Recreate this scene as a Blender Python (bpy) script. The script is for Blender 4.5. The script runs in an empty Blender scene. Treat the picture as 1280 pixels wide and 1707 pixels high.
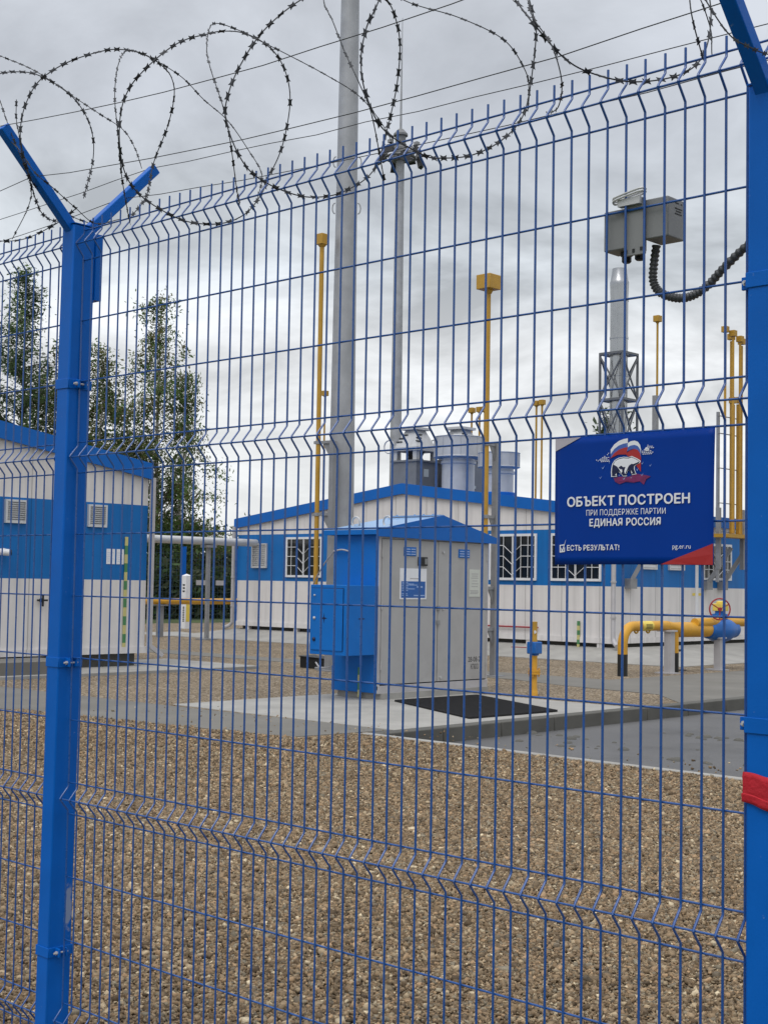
import bpy, math, random
import numpy as np
from mathutils import Vector, Matrix
random.seed(7); RNG = np.random.default_rng(7)
S = bpy.context.scene
COL = S.collection

# ---------------------------------------------------------------- camera, sky, sun, exposure
# site grid in metres: X runs along the fence, Y points into the yard, Z is up
cam = bpy.data.cameras.new('camera'); cam_o = bpy.data.objects.new('camera', cam); COL.objects.link(cam_o)
cam.sensor_fit = 'HORIZONTAL'; cam.sensor_width = 36.0; cam.lens = 36.0 * 2313.47 / 1280.0
cam.clip_start = 0.05; cam.clip_end = 2000
_x = Vector((0.72816, 0.68522, 0.01667)); _f = Vector((-0.68500, 0.72675, 0.05097)).normalized()
_x = (_x - _f * _x.dot(_f)).normalized(); _u = _x.cross(_f)
cam_o.matrix_world = Matrix(((_x.x, _u.x, -_f.x, 3.766), (_x.y, _u.y, -_f.y, -2.594), (_x.z, _u.z, -_f.z, 1.559), (0, 0, 0, 1)))
S.camera = cam_o
S.view_settings.view_transform = 'Standard'; S.view_settings.look = 'None'
S.view_settings.gamma = 1.0; S.view_settings.use_curve_mapping = False
S.view_settings.exposure = 0.08

SUN_DIR = Vector((0.2, -0.75, 1.35)).normalized()
sun = bpy.data.lights.new('sun', 'SUN'); sun.energy = 1.35; sun.angle = math.radians(40); sun.color = (1.0, 0.97, 0.93)
sun_o = bpy.data.objects.new('sun', sun); COL.objects.link(sun_o)
sun_o.rotation_euler = (-SUN_DIR).to_track_quat('-Z', 'Y').to_euler(); sun_o.location = (0, -20, 40)

W = bpy.data.worlds.new('World'); S.world = W; W.use_nodes = True
nt = W.node_tree; nt.nodes.clear()
def N(t, **k):
    n = nt.nodes.new(t)
    for a, b in k.items(): setattr(n, a, b)
    return n
L = nt.links.new
out = N('ShaderNodeOutputWorld'); bg = N('ShaderNodeBackground'); bg.inputs['Strength'].default_value = 0.1
sky = N('ShaderNodeTexSky', sky_type='NISHITA', sun_disc=False)
sky.sun_elevation = math.asin(SUN_DIR.z); sky.sun_rotation = math.atan2(SUN_DIR.x, SUN_DIR.y)
tc = N('ShaderNodeTexCoord'); sep = N('ShaderNodeSeparateXYZ'); L(tc.outputs['Generated'], sep.inputs[0])
zc = N('ShaderNodeMath', operation='MAXIMUM'); L(sep.outputs['Z'], zc.inputs[0]); zc.inputs[1].default_value = 0.0
zo = N('ShaderNodeMath', operation='ADD'); L(zc.outputs[0], zo.inputs[0]); zo.inputs[1].default_value = 0.25
dx = N('ShaderNodeMath', operation='DIVIDE'); L(sep.outputs['X'], dx.inputs[0]); L(zo.outputs[0], dx.inputs[1])
dy = N('ShaderNodeMath', operation='DIVIDE'); L(sep.outputs['Y'], dy.inputs[0]); L(zo.outputs[0], dy.inputs[1])
cb = N('ShaderNodeCombineXYZ'); L(dx.outputs[0], cb.inputs[0]); L(dy.outputs[0], cb.inputs[1])
n1 = N('ShaderNodeTexNoise'); n1.inputs['Scale'].default_value = 2.5; n1.inputs['Detail'].default_value = 9; n1.inputs['Roughness'].default_value = 0.56; n1.inputs['Distortion'].default_value = 0.35
L(cb.outputs[0], n1.inputs['Vector'])
rz = N('ShaderNodeValToRGB'); cr = rz.color_ramp; cr.interpolation = 'EASE'
cr.elements[0].position = 0.0; cr.elements[0].color = (.89, .905, .91, 1)
cr.elements[1].position = 1.0; cr.elements[1].color = (1.35, 1.37, 1.42, 1)
for p, c in ((.10, (.87, .885, .895)), (.16, (.80, .815, .83)), (.23, (.635, .675, .715)), (.34, (.585, .618, .675)), (.46, (.61, .64, .69)), (.66, (1.05, 1.07, 1.12))):
    e = cr.elements.new(p); e.color = (*c, 1)
L(zc.outputs[0], rz.inputs[0])
mr = N('ShaderNodeMapRange'); mr.inputs['From Min'].default_value = 0.38; mr.inputs['From Max'].default_value = 0.64
mr.inputs['To Min'].default_value = 0.66; mr.inputs['To Max'].default_value = 1.34
L(n1.outputs['Fac'], mr.inputs['Value'])
# cloud contrast is strongest in the middle of the sky, weakest at the bright horizon
amp = N('ShaderNodeValToRGB'); ar = amp.color_ramp
ar.elements[0].position = 0; ar.elements[0].color = (.10,) * 3 + (1,); ar.elements[1].position = 1; ar.elements[1].color = (.4,) * 3 + (1,)
for p_, v_ in ((.07, .35), (.13, .85), (.22, 1.0), (.32, .55)):
    e = ar.elements.new(p_); e.color = (v_, v_, v_, 1)
L(zc.outputs[0], amp.inputs[0])
ma = N('ShaderNodeMath', operation='SUBTRACT'); L(mr.outputs[0], ma.inputs[0]); ma.inputs[1].default_value = 1.0
mb_ = N('ShaderNodeMath', operation='MULTIPLY_ADD'); L(ma.outputs[0], mb_.inputs[0]); L(amp.outputs[0], mb_.inputs[1]); mb_.inputs[2].default_value = 1.0
mul = N('ShaderNodeVectorMath', operation='MULTIPLY'); L(rz.outputs[0], mul.inputs[0]); L(mb_.outputs[0], mul.inputs[1])
mn = N('ShaderNodeVectorMath', operation='MINIMUM'); L(mul.outputs[0], mn.inputs[0]); mn.inputs[1].default_value = (1.5, 1.5, 1.48)
sc = N('ShaderNodeVectorMath', operation='SCALE'); L(mn.outputs[0], sc.inputs[0]); sc.inputs['Scale'].default_value = 10.0
mix = N('ShaderNodeMix', data_type='RGBA'); mix.inputs['Factor'].default_value = 0.94
L(sky.outputs[0], mix.inputs['A']); L(sc.outputs[0], mix.inputs['B'])
L(mix.outputs['Result'], bg.inputs['Color']); L(bg.outputs[0], out.inputs[0])

# ---------------------------------------------------------------- materials
MATS = {}
def mat(name, col, rough=0.6, metal=0.0, var=0.10, scale=6.0, bump=0.0, bscale=60.0, spec=0.4, dirt=None, ribs=0.0, ribw=1.0, coat=0.0, attr=None):
    """procedural principled material: base colour mottled by noise, fine bump, optional large stains, optional panel ribs"""
    m = bpy.data.materials.new(name); m.use_nodes = True; t = m.node_tree; nn = t.nodes; b = nn['Principled BSDF']; lk = t.links.new
    b.inputs['Roughness'].default_value = rough; b.inputs['Metallic'].default_value = metal
    b.inputs['Specular IOR Level'].default_value = spec; b.inputs['Coat Weight'].default_value = coat
    geo = nn.new('ShaderNodeNewGeometry'); pos = geo.outputs['Position']
    nz = nn.new('ShaderNodeTexNoise'); nz.inputs['Scale'].default_value = scale; nz.inputs['Detail'].default_value = 6; lk(pos, nz.inputs['Vector'])
    mp = nn.new('ShaderNodeMapRange'); mp.inputs['From Min'].default_value = .3; mp.inputs['From Max'].default_value = .7
    mp.inputs['To Min'].default_value = 1 - var; mp.inputs['To Max'].default_value = 1 + var; lk(nz.outputs['Fac'], mp.inputs['Value'])
    sv = nn.new('ShaderNodeVectorMath'); sv.operation = 'SCALE'
    if attr:
        at = nn.new('ShaderNodeAttribute'); at.attribute_name = attr; lk(at.outputs['Color'], sv.inputs[0])
    else: sv.inputs[0].default_value = col
    lk(mp.outputs[0], sv.inputs['Scale']); c = sv.outputs[0]
    if dirt:
        dcol, dscale, lo, hi, amt = dirt
        dn = nn.new('ShaderNodeTexNoise'); dn.inputs['Scale'].default_value = dscale; dn.inputs['Detail'].default_value = 8; dn.inputs['Roughness'].default_value = .65; lk(pos, dn.inputs['Vector'])
        dm = nn.new('ShaderNodeMapRange'); dm.inputs['From Min'].default_value = lo; dm.inputs['From Max'].default_value = hi; dm.inputs['To Max'].default_value = amt; lk(dn.outputs['Fac'], dm.inputs['Value'])
        mx = nn.new('ShaderNodeMix'); mx.data_type = 'RGBA'; lk(dm.outputs[0], mx.inputs['Factor']); lk(c, mx.inputs['A']); mx.inputs['B'].default_value = (*dcol, 1); c = mx.outputs['Result']
    if ribs:                                              # open panel joints and faint rain streaks on cladding
        jx = nn.new('ShaderNodeSeparateXYZ'); lk(pos, jx.inputs[0]); ja = nn.new('ShaderNodeMath'); lk(jx.outputs[0], ja.inputs[0]); lk(jx.outputs[1], ja.inputs[1])
        jp = nn.new('ShaderNodeMath'); jp.operation = 'PINGPONG'; lk(ja.outputs[0], jp.inputs[0]); jp.inputs[1].default_value = ribw
        jm = nn.new('ShaderNodeMapRange'); jm.inputs['From Max'].default_value = .012; jm.inputs['To Min'].default_value = .55; jm.inputs['To Max'].default_value = 1; lk(jp.outputs[0], jm.inputs['Value'])
        sm_ = nn.new('ShaderNodeVectorMath'); sm_.operation = 'MULTIPLY'; lk(pos, sm_.inputs[0]); sm_.inputs[1].default_value = (7, 7, .35)
        sn = nn.new('ShaderNodeTexNoise'); sn.inputs['Scale'].default_value = 1.0; sn.inputs['Detail'].default_value = 6; lk(sm_.outputs[0], sn.inputs['Vector'])
        st = nn.new('ShaderNodeMapRange'); st.inputs['From Min'].default_value = .4; st.inputs['From Max'].default_value = .75; st.inputs['To Min'].default_value = 1; st.inputs['To Max'].default_value = .84; lk(sn.outputs['Fac'], st.inputs['Value'])
        jj = nn.new('ShaderNodeMath'); jj.operation = 'MULTIPLY'; lk(jm.outputs[0], jj.inputs[0]); lk(st.outputs[0], jj.inputs[1])
        js = nn.new('ShaderNodeVectorMath'); js.operation = 'SCALE'; lk(c, js.inputs[0]); lk(jj.outputs[0], js.inputs['Scale']); c = js.outputs[0]
    lk(c, b.inputs['Base Color'])
    rn = nn.new('ShaderNodeMapRange'); rn.inputs['To Min'].default_value = max(0, rough - .1); rn.inputs['To Max'].default_value = min(1, rough + .1); lk(nz.outputs['Fac'], rn.inputs['Value']); lk(rn.outputs[0], b.inputs['Roughness'])
    last = None
    if bump:
        bn = nn.new('ShaderNodeTexNoise'); bn.inputs['Scale'].default_value = bscale; bn.inputs['Detail'].default_value = 5; lk(pos, bn.inputs['Vector'])
        bp = nn.new('ShaderNodeBump'); bp.inputs['Strength'].default_value = bump; bp.inputs['Distance'].default_value = .01; lk(bn.outputs['Fac'], bp.inputs['Height']); last = bp
    if ribs:
        sx = nn.new('ShaderNodeSeparateXYZ'); lk(pos, sx.inputs[0]); ad = nn.new('ShaderNodeMath'); lk(sx.outputs[0], ad.inputs[0]); lk(sx.outputs[1], ad.inputs[1])
        md = nn.new('ShaderNodeMath'); md.operation = 'PINGPONG'; lk(ad.outputs[0], md.inputs[0]); md.inputs[1].default_value = ribw
        sm = nn.new('ShaderNodeMapRange'); sm.interpolation_type = 'SMOOTHSTEP'; sm.inputs['From Min'].default_value = 0; sm.inputs['From Max'].default_value = .02; lk(md.outputs[0], sm.inputs['Value'])
        b2 = nn.new('ShaderNodeBump'); b2.inputs['Strength'].default_value = ribs; b2.inputs['Distance'].default_value = .02; lk(sm.outputs[0], b2.inputs['Height'])
        if last: lk(last.outputs[0], b2.inputs['Normal'])
        last = b2
    if last: lk(last.outputs[0], b.inputs['Normal'])
    MATS[name] = m; return m
M = MATS
mat('post_blue', (.0008, .106, .46), .42, var=.06, scale=9, bump=.04, bscale=200, spec=.16, dirt=((.25, .33, .45), 55, .68, .76, .6))
mat('wire_blue', (.012, .075, .28), .28, var=.10, scale=20, spec=.6)
mat('building_blue', (.006, .146, .45), .5, spec=.25, var=.05, scale=2, ribs=.5, ribw=.5, dirt=((.02, .12, .36), 1.5, .45, .75, .5))
mat('trim_blue', (.002, .118, .46), .45, var=.05, scale=3, spec=.25)
mat('cabinet_blue', (.005, .140, .49), .42, var=.05, scale=4, spec=.22, dirt=((.03, .13, .36), 2.2, .5, .8, .4))
mat('roof_sky_sheen', (.22, .38, .62), .3, var=.06, scale=3, spec=.6)  # cabinet roof top, sky reflection put into the pale blue colour
mat('wall_grey', (.70, .675, .66), .55, var=.04, scale=1.5, ribs=.5, ribw=.5, dirt=((.56, .55, .54), 1.2, .5, .8, .4))
mat('cabinet_grey', (.385, .38, .375), .5, var=.05, scale=3, dirt=((.24, .23, .22), 2.5, .5, .8, .4))
mat('white_trim', (.70, .71, .73), .45, var=.05)
mat('grey_trim', (.42, .41, .42), .5, var=.06)
mat('grey_steel', (.27, .275, .285), .5, metal=.25, var=.10, scale=5, dirt=((.12, .12, .12), 4, .5, .8, .4))
mat('mast_steel', (.36, .37, .39), .5, metal=.3, var=.12, scale=3, dirt=((.22, .225, .24), 2.0, .45, .75, .5))
mat('stainless', (.40, .41, .42), .27, metal=.95, var=.10, scale=4)
mat('galvanised', (.50, .505, .51), .45, metal=.3, var=.07, scale=5)
mat('lattice_steel', (.15, .155, .16), .5, metal=.3, var=.1)
mat('dark_unit', (.19, .195, .20), .55, metal=.2, var=.1, scale=4)
mat('dark_metal', (.025, .026, .028), .5, metal=.3, var=.2)
mat('razor_steel', (.035, .038, .044), .5, metal=.5, var=.3, scale=40)
mat('yellow_paint', (.60, .31, .028), .42, var=.08, scale=6, dirt=((.32, .16, .03), 5, .55, .8, .5))
mat('yellow_dull', (.42, .24, .030), .5, var=.08, scale=5)
mat('yellow_bright', (.72, .56, .10), .5, var=.06)
mat('black_paint', (.012, .013, .014), .5, var=.2)
mat('rubber', (.012, .012, .013), .8, var=.3, scale=40, bump=.8, bscale=90)
mat('valve_blue', (.010, .12, .42), .4, var=.08, scale=8)
mat('red_paint', (.30, .02, .03), .45, var=.1)
mat('red_cloth', (.42, .010, .022), .75, var=.12, scale=30, bump=.3, bscale=120)
mat('flash_white', (.42, .39, .44), .4, var=.03)
mat('vent_yellow', (.47, .265, .035), .48, var=.08, scale=6, dirt=((.30, .17, .04), 5, .55, .8, .5))
mat('far_mesh', (.05, .09, .12), .5, var=.1)
mat('paper', (.74, .75, .78), .6, var=.03)
mat('paper_old', (.55, .57, .52), .6, var=.06)
mat('print_blue', (.02, .11, .38), .5, var=.05)
mat('print_lines', (.30, .42, .68), .5, var=.05)
mat('ink', (.015, .015, .017), .7, var=.1)
mat('glass', (.012, .014, .015), .08, var=.3, scale=1.2, spec=.6)
mat('louvre', (.58, .59, .60), .4, metal=.3, var=.06)
mat('box_plastic', (.215, .22, .222), .5, var=.04, scale=20, bump=.05, bscale=300)
mat('conduit', (.085, .088, .092), .42, metal=.3, var=.15, scale=40)
mat('sign_blue', (.0004, .036, .265), .35, var=.03, scale=12, spec=.10)
mat('sign_white', (.72, .73, .78), .4, var=.02)
mat('sign_red', (.36, .018, .020), .35, var=.05)
mat('sign_darkred', (.16, .012, .09), .35, var=.25, scale=120)
mat('flag_blue', (.05, .11, .40), .4, var=.05)
mat('navy', (.003, .008, .05), .4, var=.05)
mat('tape_green', (.07, .22, .09), .5, var=.05)
mat('tape_yellow', (.52, .48, .20), .5, var=.05)
mat('concrete_light', (.33, .322, .30), .85, var=.10, scale=2.5, bump=.25, bscale=60, dirt=((.22, .215, .20), 1.1, .45, .75, .7))
mat('concrete', (.165, .158, .142), .85, var=.12, scale=1.5, bump=.3, bscale=50, dirt=((.12, .115, .10), .8, .45, .75, .6))
mat('concrete_dark', (.10, .098, .088), .9, var=.15, scale=3, bump=.3, bscale=40)
mat('asphalt', (.104, .104, .106), .62, var=.13, scale=.9, bump=.35, bscale=120, dirt=((.055, .055, .055), .62, .52, .70, .8))
mat('bark', (.10, .085, .07), .9, var=.35, scale=4, bump=.5, bscale=20)
mat('birch_bark', (.42, .40, .37), .8, var=.3, scale=3, dirt=((.04, .04, .04), 5, .55, .62, .9))
for nm, c in (('leaf_green', (.115, .185, .055)), ('leaf_dark', (.068, .115, .042)), ('leaf_olive', (.160, .150, .060)), ('needle', (.062, .090, .050)), ('scrub', (.066, .082, .044))):
    m = mat(nm, c, .6, var=.45, scale=.9, spec=.25)
    b = m.node_tree.nodes['Principled BSDF']; t_ = m.node_tree              # light passes through thin leaves
    tr = t_.nodes.new('ShaderNodeBsdfTranslucent'); ms = t_.nodes.new('ShaderNodeMixShader'); ms.inputs['Fac'].default_value = .4
    t_.links.new(b.inputs['Base Color'].links[0].from_socket, tr.inputs['Color']); t_.links.new(b.outputs[0], ms.inputs[1]); t_.links.new(tr.outputs[0], ms.inputs[2])
    t_.links.new(ms.outputs[0], t_.nodes['Material Output'].inputs['Surface'])
mat('grass', (.052, .075, .025), .9, var=.4, scale=.7, bump=.6, bscale=12)
mat('stone', (.2, .17, .14), .85, var=.18, scale=90, attr='col')

def gravel_material():
    m = bpy.data.materials.new('gravel'); m.use_nodes = True; t = m.node_tree; nn = t.nodes; b = nn['Principled BSDF']; lk = t.links.new
    geo = nn.new('ShaderNodeNewGeometry'); pos = geo.outputs['Position']
    nz = nn.new('ShaderNodeTexNoise'); nz.inputs['Scale'].default_value = 30; lk(pos, nz.inputs['Vector'])
    va = nn.new('ShaderNodeVectorMath'); va.operation = 'MULTIPLY_ADD'; lk(nz.outputs['Color'], va.inputs[0]); va.inputs[1].default_value = (.02, .02, .02); lk(pos, va.inputs[2])
    vo = nn.new('ShaderNodeTexVoronoi'); vo.inputs['Scale'].default_value = 42; lk(va.outputs[0], vo.inputs['Vector'])
    sh = nn.new('ShaderNodeSeparateColor'); lk(vo.outputs['Color'], sh.inputs[0])
    r = nn.new('ShaderNodeValToRGB'); cr = r.color_ramp
    cr.elements[0].color = (.065, .048, .034, 1); cr.elements[1].color = (.52, .46, .37, 1); cr.elements[1].position = 1
    for p, c in ((.25, (.155, .118, .074)), (.5, (.235, .185, .122)), (.72, (.285, .217, .142)), (.9, (.36, .305, .235))):
        e = cr.elements.new(p); e.color = (*c, 1)
    lk(sh.outputs['Red'], r.inputs[0])
    big = nn.new('ShaderNodeTexNoise'); big.inputs['Scale'].default_value = .7; big.inputs['Detail'].default_value = 5; lk(pos, big.inputs['Vector'])
    mp = nn.new('ShaderNodeMapRange'); mp.inputs['From Min'].default_value = .3; mp.inputs['From Max'].default_value = .7; mp.inputs['To Min'].default_value = .8; mp.inputs['To Max'].default_value = 1.12; lk(big.outputs['Fac'], mp.inputs['Value'])
    sv = nn.new('ShaderNodeVectorMath'); sv.operation = 'SCALE'; lk(r.outputs[0], sv.inputs[0]); lk(mp.outputs[0], sv.inputs['Scale']); lk(sv.outputs[0], b.inputs['Base Color'])
    bp = nn.new('ShaderNodeBump'); bp.inputs['Strength'].default_value = .9; bp.inputs['Distance'].default_value = .02; bp.invert = True; lk(vo.outputs['Distance'], bp.inputs['Height']); lk(bp.outputs[0], b.inputs['Normal'])
    b.inputs['Roughness'].default_value = .85; b.inputs['Specular IOR Level'].default_value = .25
    MATS['gravel'] = m
gravel_material()

# worn bare patch on the near post where a tag was peeled off
def post_scuff():
    t = M['post_blue'].node_tree; nn = t.nodes; lk = t.links.new; b = nn['Principled BSDF']
    src = b.inputs['Base Color'].links[0].from_socket
    geo = nn.new('ShaderNodeNewGeometry'); sb = nn.new('ShaderNodeVectorMath'); sb.operation = 'SUBTRACT'; lk(geo.outputs['Position'], sb.inputs[0]); sb.inputs[1].default_value = (-.072, .026, .50)
    dv = nn.new('ShaderNodeVectorMath'); dv.operation = 'DIVIDE'; lk(sb.outputs[0], dv.inputs[0]); dv.inputs[1].default_value = (.03, .012, .080)
    ln = nn.new('ShaderNodeVectorMath'); ln.operation = 'LENGTH'; lk(dv.outputs[0], ln.inputs[0])
    nz = nn.new('ShaderNodeTexNoise'); nz.inputs['Scale'].default_value = 48; nz.inputs['Detail'].default_value = 8; lk(geo.outputs['Position'], nz.inputs['Vector'])
    ad = nn.new('ShaderNodeMath'); ad.operation = 'MULTIPLY_ADD'; lk(nz.outputs['Fac'], ad.inputs[0]); ad.inputs[1].default_value = 2.0; lk(ln.outputs['Value'], ad.inputs[2])
    mp = nn.new('ShaderNodeMapRange'); mp.inputs['From Min'].default_value = 2.1; mp.inputs['From Max'].default_value = 1.7; mp.inputs['To Max'].default_value = .7; lk(ad.outputs[0], mp.inputs['Value'])
    mx = nn.new('ShaderNodeMix'); mx.data_type = 'RGBA'; lk(mp.outputs[0], mx.inputs['Factor']); lk(src, mx.inputs['A']); mx.inputs['B'].default_value = (.30, .34, .40, 1); lk(mx.outputs['Result'], b.inputs['Base Color'])
post_scuff()

# ---------------------------------------------------------------- mesh helpers
WL = {}      # world position of each object's origin
class MB:
    def __init__(self): self.v = []; self.f = []; self.m = []; self.k = 0
    def mat(self, k): self.k = k; return self
    def add(self, vs, fs):
        o = len(self.v); self.v += [tuple(p) for p in vs]; self.f += [tuple(i + o for i in f) for f in fs]; self.m += [self.k] * len(fs); return self
    def box(self, x0, x1, y0, y1, z0, z1):
        return self.add([(x0, y0, z0), (x1, y0, z0), (x1, y1, z0), (x0, y1, z0), (x0, y0, z1), (x1, y0, z1), (x1, y1, z1), (x0, y1, z1)],
                        [(0, 3, 2, 1), (4, 5, 6, 7), (0, 1, 5, 4), (1, 2, 6, 5), (2, 3, 7, 6), (3, 0, 4, 7)])
    def poly(self, pts): return self.add(pts, [tuple(range(len(pts)))])
    def prism(self, pts, off):
        n = len(pts); off = Vector(off); q = [tuple(Vector(p) + off) for p in pts]
        return self.add(list(pts) + q, [tuple(range(n))[::-1], tuple(range(n, 2 * n))] + [(i, (i + 1) % n, n + (i + 1) % n, n + i) for i in range(n)])
    def bar(self, a, b, w, h, up=(0, 0, 1)):
        a = Vector(a); b = Vector(b); d = (b - a).normalized(); up = Vector(up)
        if abs(d.dot(up)) > .98: up = Vector((1, 0, 0))
        s = d.cross(up).normalized(); t = s.cross(d); s *= w / 2; t *= h / 2
        return self.prism([a - s - t, a + s - t, a + s + t, a - s + t], b - a)
    def tube(self, pts, r, n=8, cap=True, closed=False):
        P = [Vector(p) for p in pts]; R = r if hasattr(r, '__len__') else [r] * len(P)
        vs = []; prev = None; N_ = len(P)
        for i, p in enumerate(P):
            if closed: d = P[(i + 1) % N_] - P[i - 1]
            else: d = P[min(i + 1, N_ - 1)] - P[max(i - 1, 0)]
            d = d.normalized() if d.length > 1e-9 else Vector((0, 0, 1))
            if prev is None:
                a = Vector((0, 0, 1)) if abs(d.z) < .9 else Vector((1, 0, 0)); s = d.cross(a).normalized()
            else:
                s = prev - d * prev.dot(d); s = s.normalized() if s.length > 1e-6 else d.orthogonal().normalized()
            prev = s; t = d.cross(s)
            vs += [p + (s * math.cos(2 * math.pi * k / n) + t * math.sin(2 * math.pi * k / n)) * R[i] for k in range(n)]
        fs = []; last = N_ if closed else N_ - 1
        for i in range(last):
            a, b_ = i * n, ((i + 1) % N_) * n
            for k in range(n): fs.append((a + k, a + (k + 1) % n, b_ + (k + 1) % n, b_ + k))
        if cap and not closed: fs += [tuple(range(n))[::-1], tuple(range((N_ - 1) * n, N_ * n))]
        return self.add(vs, fs)
    def cyl(self, a, b, r, n=16, r2=None): return self.tube([a, b], [r, r if r2 is None else r2], n)
    def lathe(self, c, prof, n=20, axis='z'):
        pts = []
        for r, h in prof:
            for k in range(n):
                a = 2 * math.pi * k / n; x, y = r * math.cos(a), r * math.sin(a)
                pts.append({'z': (c[0] + x, c[1] + y, c[2] + h), 'y': (c[0] + x, c[1] + h, c[2] + y), 'x': (c[0] + h, c[1] + x, c[2] + y)}[axis])
        fs = [(i * n + k, i * n + (k + 1) % n, (i + 1) * n + (k + 1) % n, (i + 1) * n + k) for i in range(len(prof) - 1) for k in range(n)]
        fs += [tuple(range(n))[::-1], tuple(range((len(prof) - 1) * n, len(prof) * n))]
        return self.add(pts, fs)
    def build(self, name, mats, parent=None, smooth=True, bevel=0.0, origin=None):
        me = bpy.data.meshes.new(name)
        V = np.array(self.v, float)
        if origin is None: origin = Vector(((V[:, 0].min() + V[:, 0].max()) / 2, (V[:, 1].min() + V[:, 1].max()) / 2, V[:, 2].min()))
        origin = Vector(origin)
        me.from_pydata([tuple(p) for p in (V - np.array(origin))], [], self.f)
        if isinstance(mats, str): mats = [mats]
        for m in mats: me.materials.append(M[m])
        me.polygons.foreach_set('material_index', np.array(self.m, np.int32))
        if smooth:
            me.polygons.foreach_set('use_smooth', np.ones(len(self.f), bool)); me.set_sharp_from_angle(angle=math.radians(38))
        me.update()
        o = bpy.data.objects.new(name, me); COL.objects.link(o); place(o, origin, parent)
        if bevel:
            bv = o.modifiers.new('bevel', 'BEVEL'); bv.width = bevel; bv.segments = 2; bv.limit_method = 'ANGLE'; bv.angle_limit = math.radians(40); bv.harden_normals = False
        return o
def place(o, w, parent=None):
    w = Vector(w); WL[o.name] = w
    if parent: o.parent = parent; o.location = w - WL[parent.name]
    else: o.location = w
def tag(o, label=None, cat=None, group=None, kind=None):
    if label: o['label'] = label
    if cat: o['category'] = cat
    if group: o['group'] = group
    if kind: o['kind'] = kind
    return o
def thing(name, loc, label, cat, group=None):
    o = bpy.data.objects.new(name, None); o.empty_display_size = .2; COL.objects.link(o); place(o, loc); return tag(o, label, cat, group)
def dup(o, delta, parent=None, label=None):
    c = o.copy(); COL.objects.link(c)
    WL[c.name] = WL[o.name] + Vector(delta)
    if parent: c.parent = parent
    else: c.location = WL[c.name]
    if label: c['label'] = label
    for ch in list(o.children): dup(ch, delta, c)
    return c
def spline(pts, k=6):
    P = [Vector(p) for p in pts]; P = [P[0] * 2 - P[1]] + P + [P[-1] * 2 - P[-2]]; o = []
    for i in range(1, len(P) - 2):
        a, b, c, d = P[i - 1], P[i], P[i + 1], P[i + 2]
        for j in range(k):
            t = j / k; o.append(.5 * ((2 * b) + (c - a) * t + (2 * a - 5 * b + 4 * c - d) * t * t + (3 * b - a - 3 * c + d) * t ** 3))
    o.append(P[-2]); return o
def each(name, mats, parent, makers, **k):
    """several like pieces, each an object of its own"""
    for mk in makers:
        b = MB(); mk(b); b.build(name, mats, parent, **k)
def letter_mesh(body, space=1.0):
    c = bpy.data.curves.new('letters', 'FONT'); c.body = body; c.resolution_u = 4; c.space_character = space
    o = bpy.data.objects.new('letters', c); COL.objects.link(o); bpy.context.view_layer.update()
    dg = bpy.context.evaluated_depsgraph_get(); me = bpy.data.meshes.new_from_object(o.evaluated_get(dg))
    V = [tuple(v.co) for v in me.vertices]; F = [tuple(q.vertices) for q in me.polygons]
    bpy.data.objects.remove(o); bpy.data.curves.remove(c); bpy.data.meshes.remove(me)
    return V, F
def soft_sign(hard):
    """the soft and hard signs, drawn here: a stem and a closed bowl"""
    s, w, h, k = .095, .46, .43, .73; x0 = .15 if hard else 0.0; V = []; F = []
    def quad(a, b, c, d): n = len(V); V.extend([(*a, 0), (*b, 0), (*c, 0), (*d, 0)]); F.append((n, n + 1, n + 2, n + 3))
    quad((x0, 0), (x0 + s, 0), (x0 + s, k), (x0, k))
    if hard: quad((0, k - s * .9), (x0, k - s * .9), (x0, k), (0, k))
    r, q = h / 2, h / 2 - s * .92; out = [(x0 + s, 0)]; inn = [(x0 + s, s * .92)]
    for i in range(13):
        a = -math.pi / 2 + math.pi * i / 12
        out.append((x0 + w - r + r * math.cos(a), r + r * math.sin(a))); inn.append((x0 + w - r + q * math.cos(a), r + q * math.sin(a)))
    out.append((x0 + s, h)); inn.append((x0 + s, h - s * .92))
    for i in range(len(out) - 1): quad(out[i], out[i + 1], inn[i + 1], inn[i])
    return V, F
def text_mesh(body, space=1.04):
    """filled letters as flat polygons, normalised to width 1 and cap height 1"""
    if not any(ch in body for ch in 'ЬЪ'): V, F = letter_mesh(body, space)
    else:
        V, F, x = [], [], 0.0
        for ch in body:
            if ch == ' ': x += .26; continue
            v, f = soft_sign(ch == 'Ъ') if ch in 'ЬЪ' else letter_mesh(ch)
            lo = min(q[0] for q in v); hi = max(q[0] for q in v); n = len(V)
            V += [(q[0] - lo + x, q[1], 0) for q in v]; F += [tuple(k + n for k in g) for g in f]; x += hi - lo + .105 + (space - 1) * .5
    V = np.array(V); V[:, 0] -= V[:, 0].min(); V[:, 0] /= V[:, 0].max(); V[:, 1] /= .73
    return V, F
# ---------------------------------------------------------------- the setting: ground, paths, pads, road
def sheet_with_pit(name, m, x0, x1, y0, y1, z, px0, px1, py0, py1, kind='structure'):
    b = MB()
    for a, c, d, e in ((x0, px0, y0, y1), (px0, px1, y0, py0), (px0, px1, py1, y1), (px1, x1, y0, y1)):
        if c > a and e > d: b.add([(a, d, z), (c, d, z), (c, e, z), (a, e, z)], [(0, 1, 2, 3)])
    return tag(b.build(name, m, origin=(0, 0, 0), smooth=False), kind=kind)
PIT = (-6.05, 14.0, 7.80, 40.0)
sheet_with_pit('ground', 'grass', -900, 900, -900, 900, -.012, *PIT)
sheet_with_pit('gravel_bed', 'gravel', -35.5, 14, -1.2, 60, 0.0, *PIT)
tag(MB().add([(-6.1, 7.75, -.15), (14, 7.75, -.15), (14, 40, -.15), (-6.1, 40, -.15)], [(0, 1, 2, 3)]).build('road', 'asphalt', origin=(0, 0, 0)), kind='structure')
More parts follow.
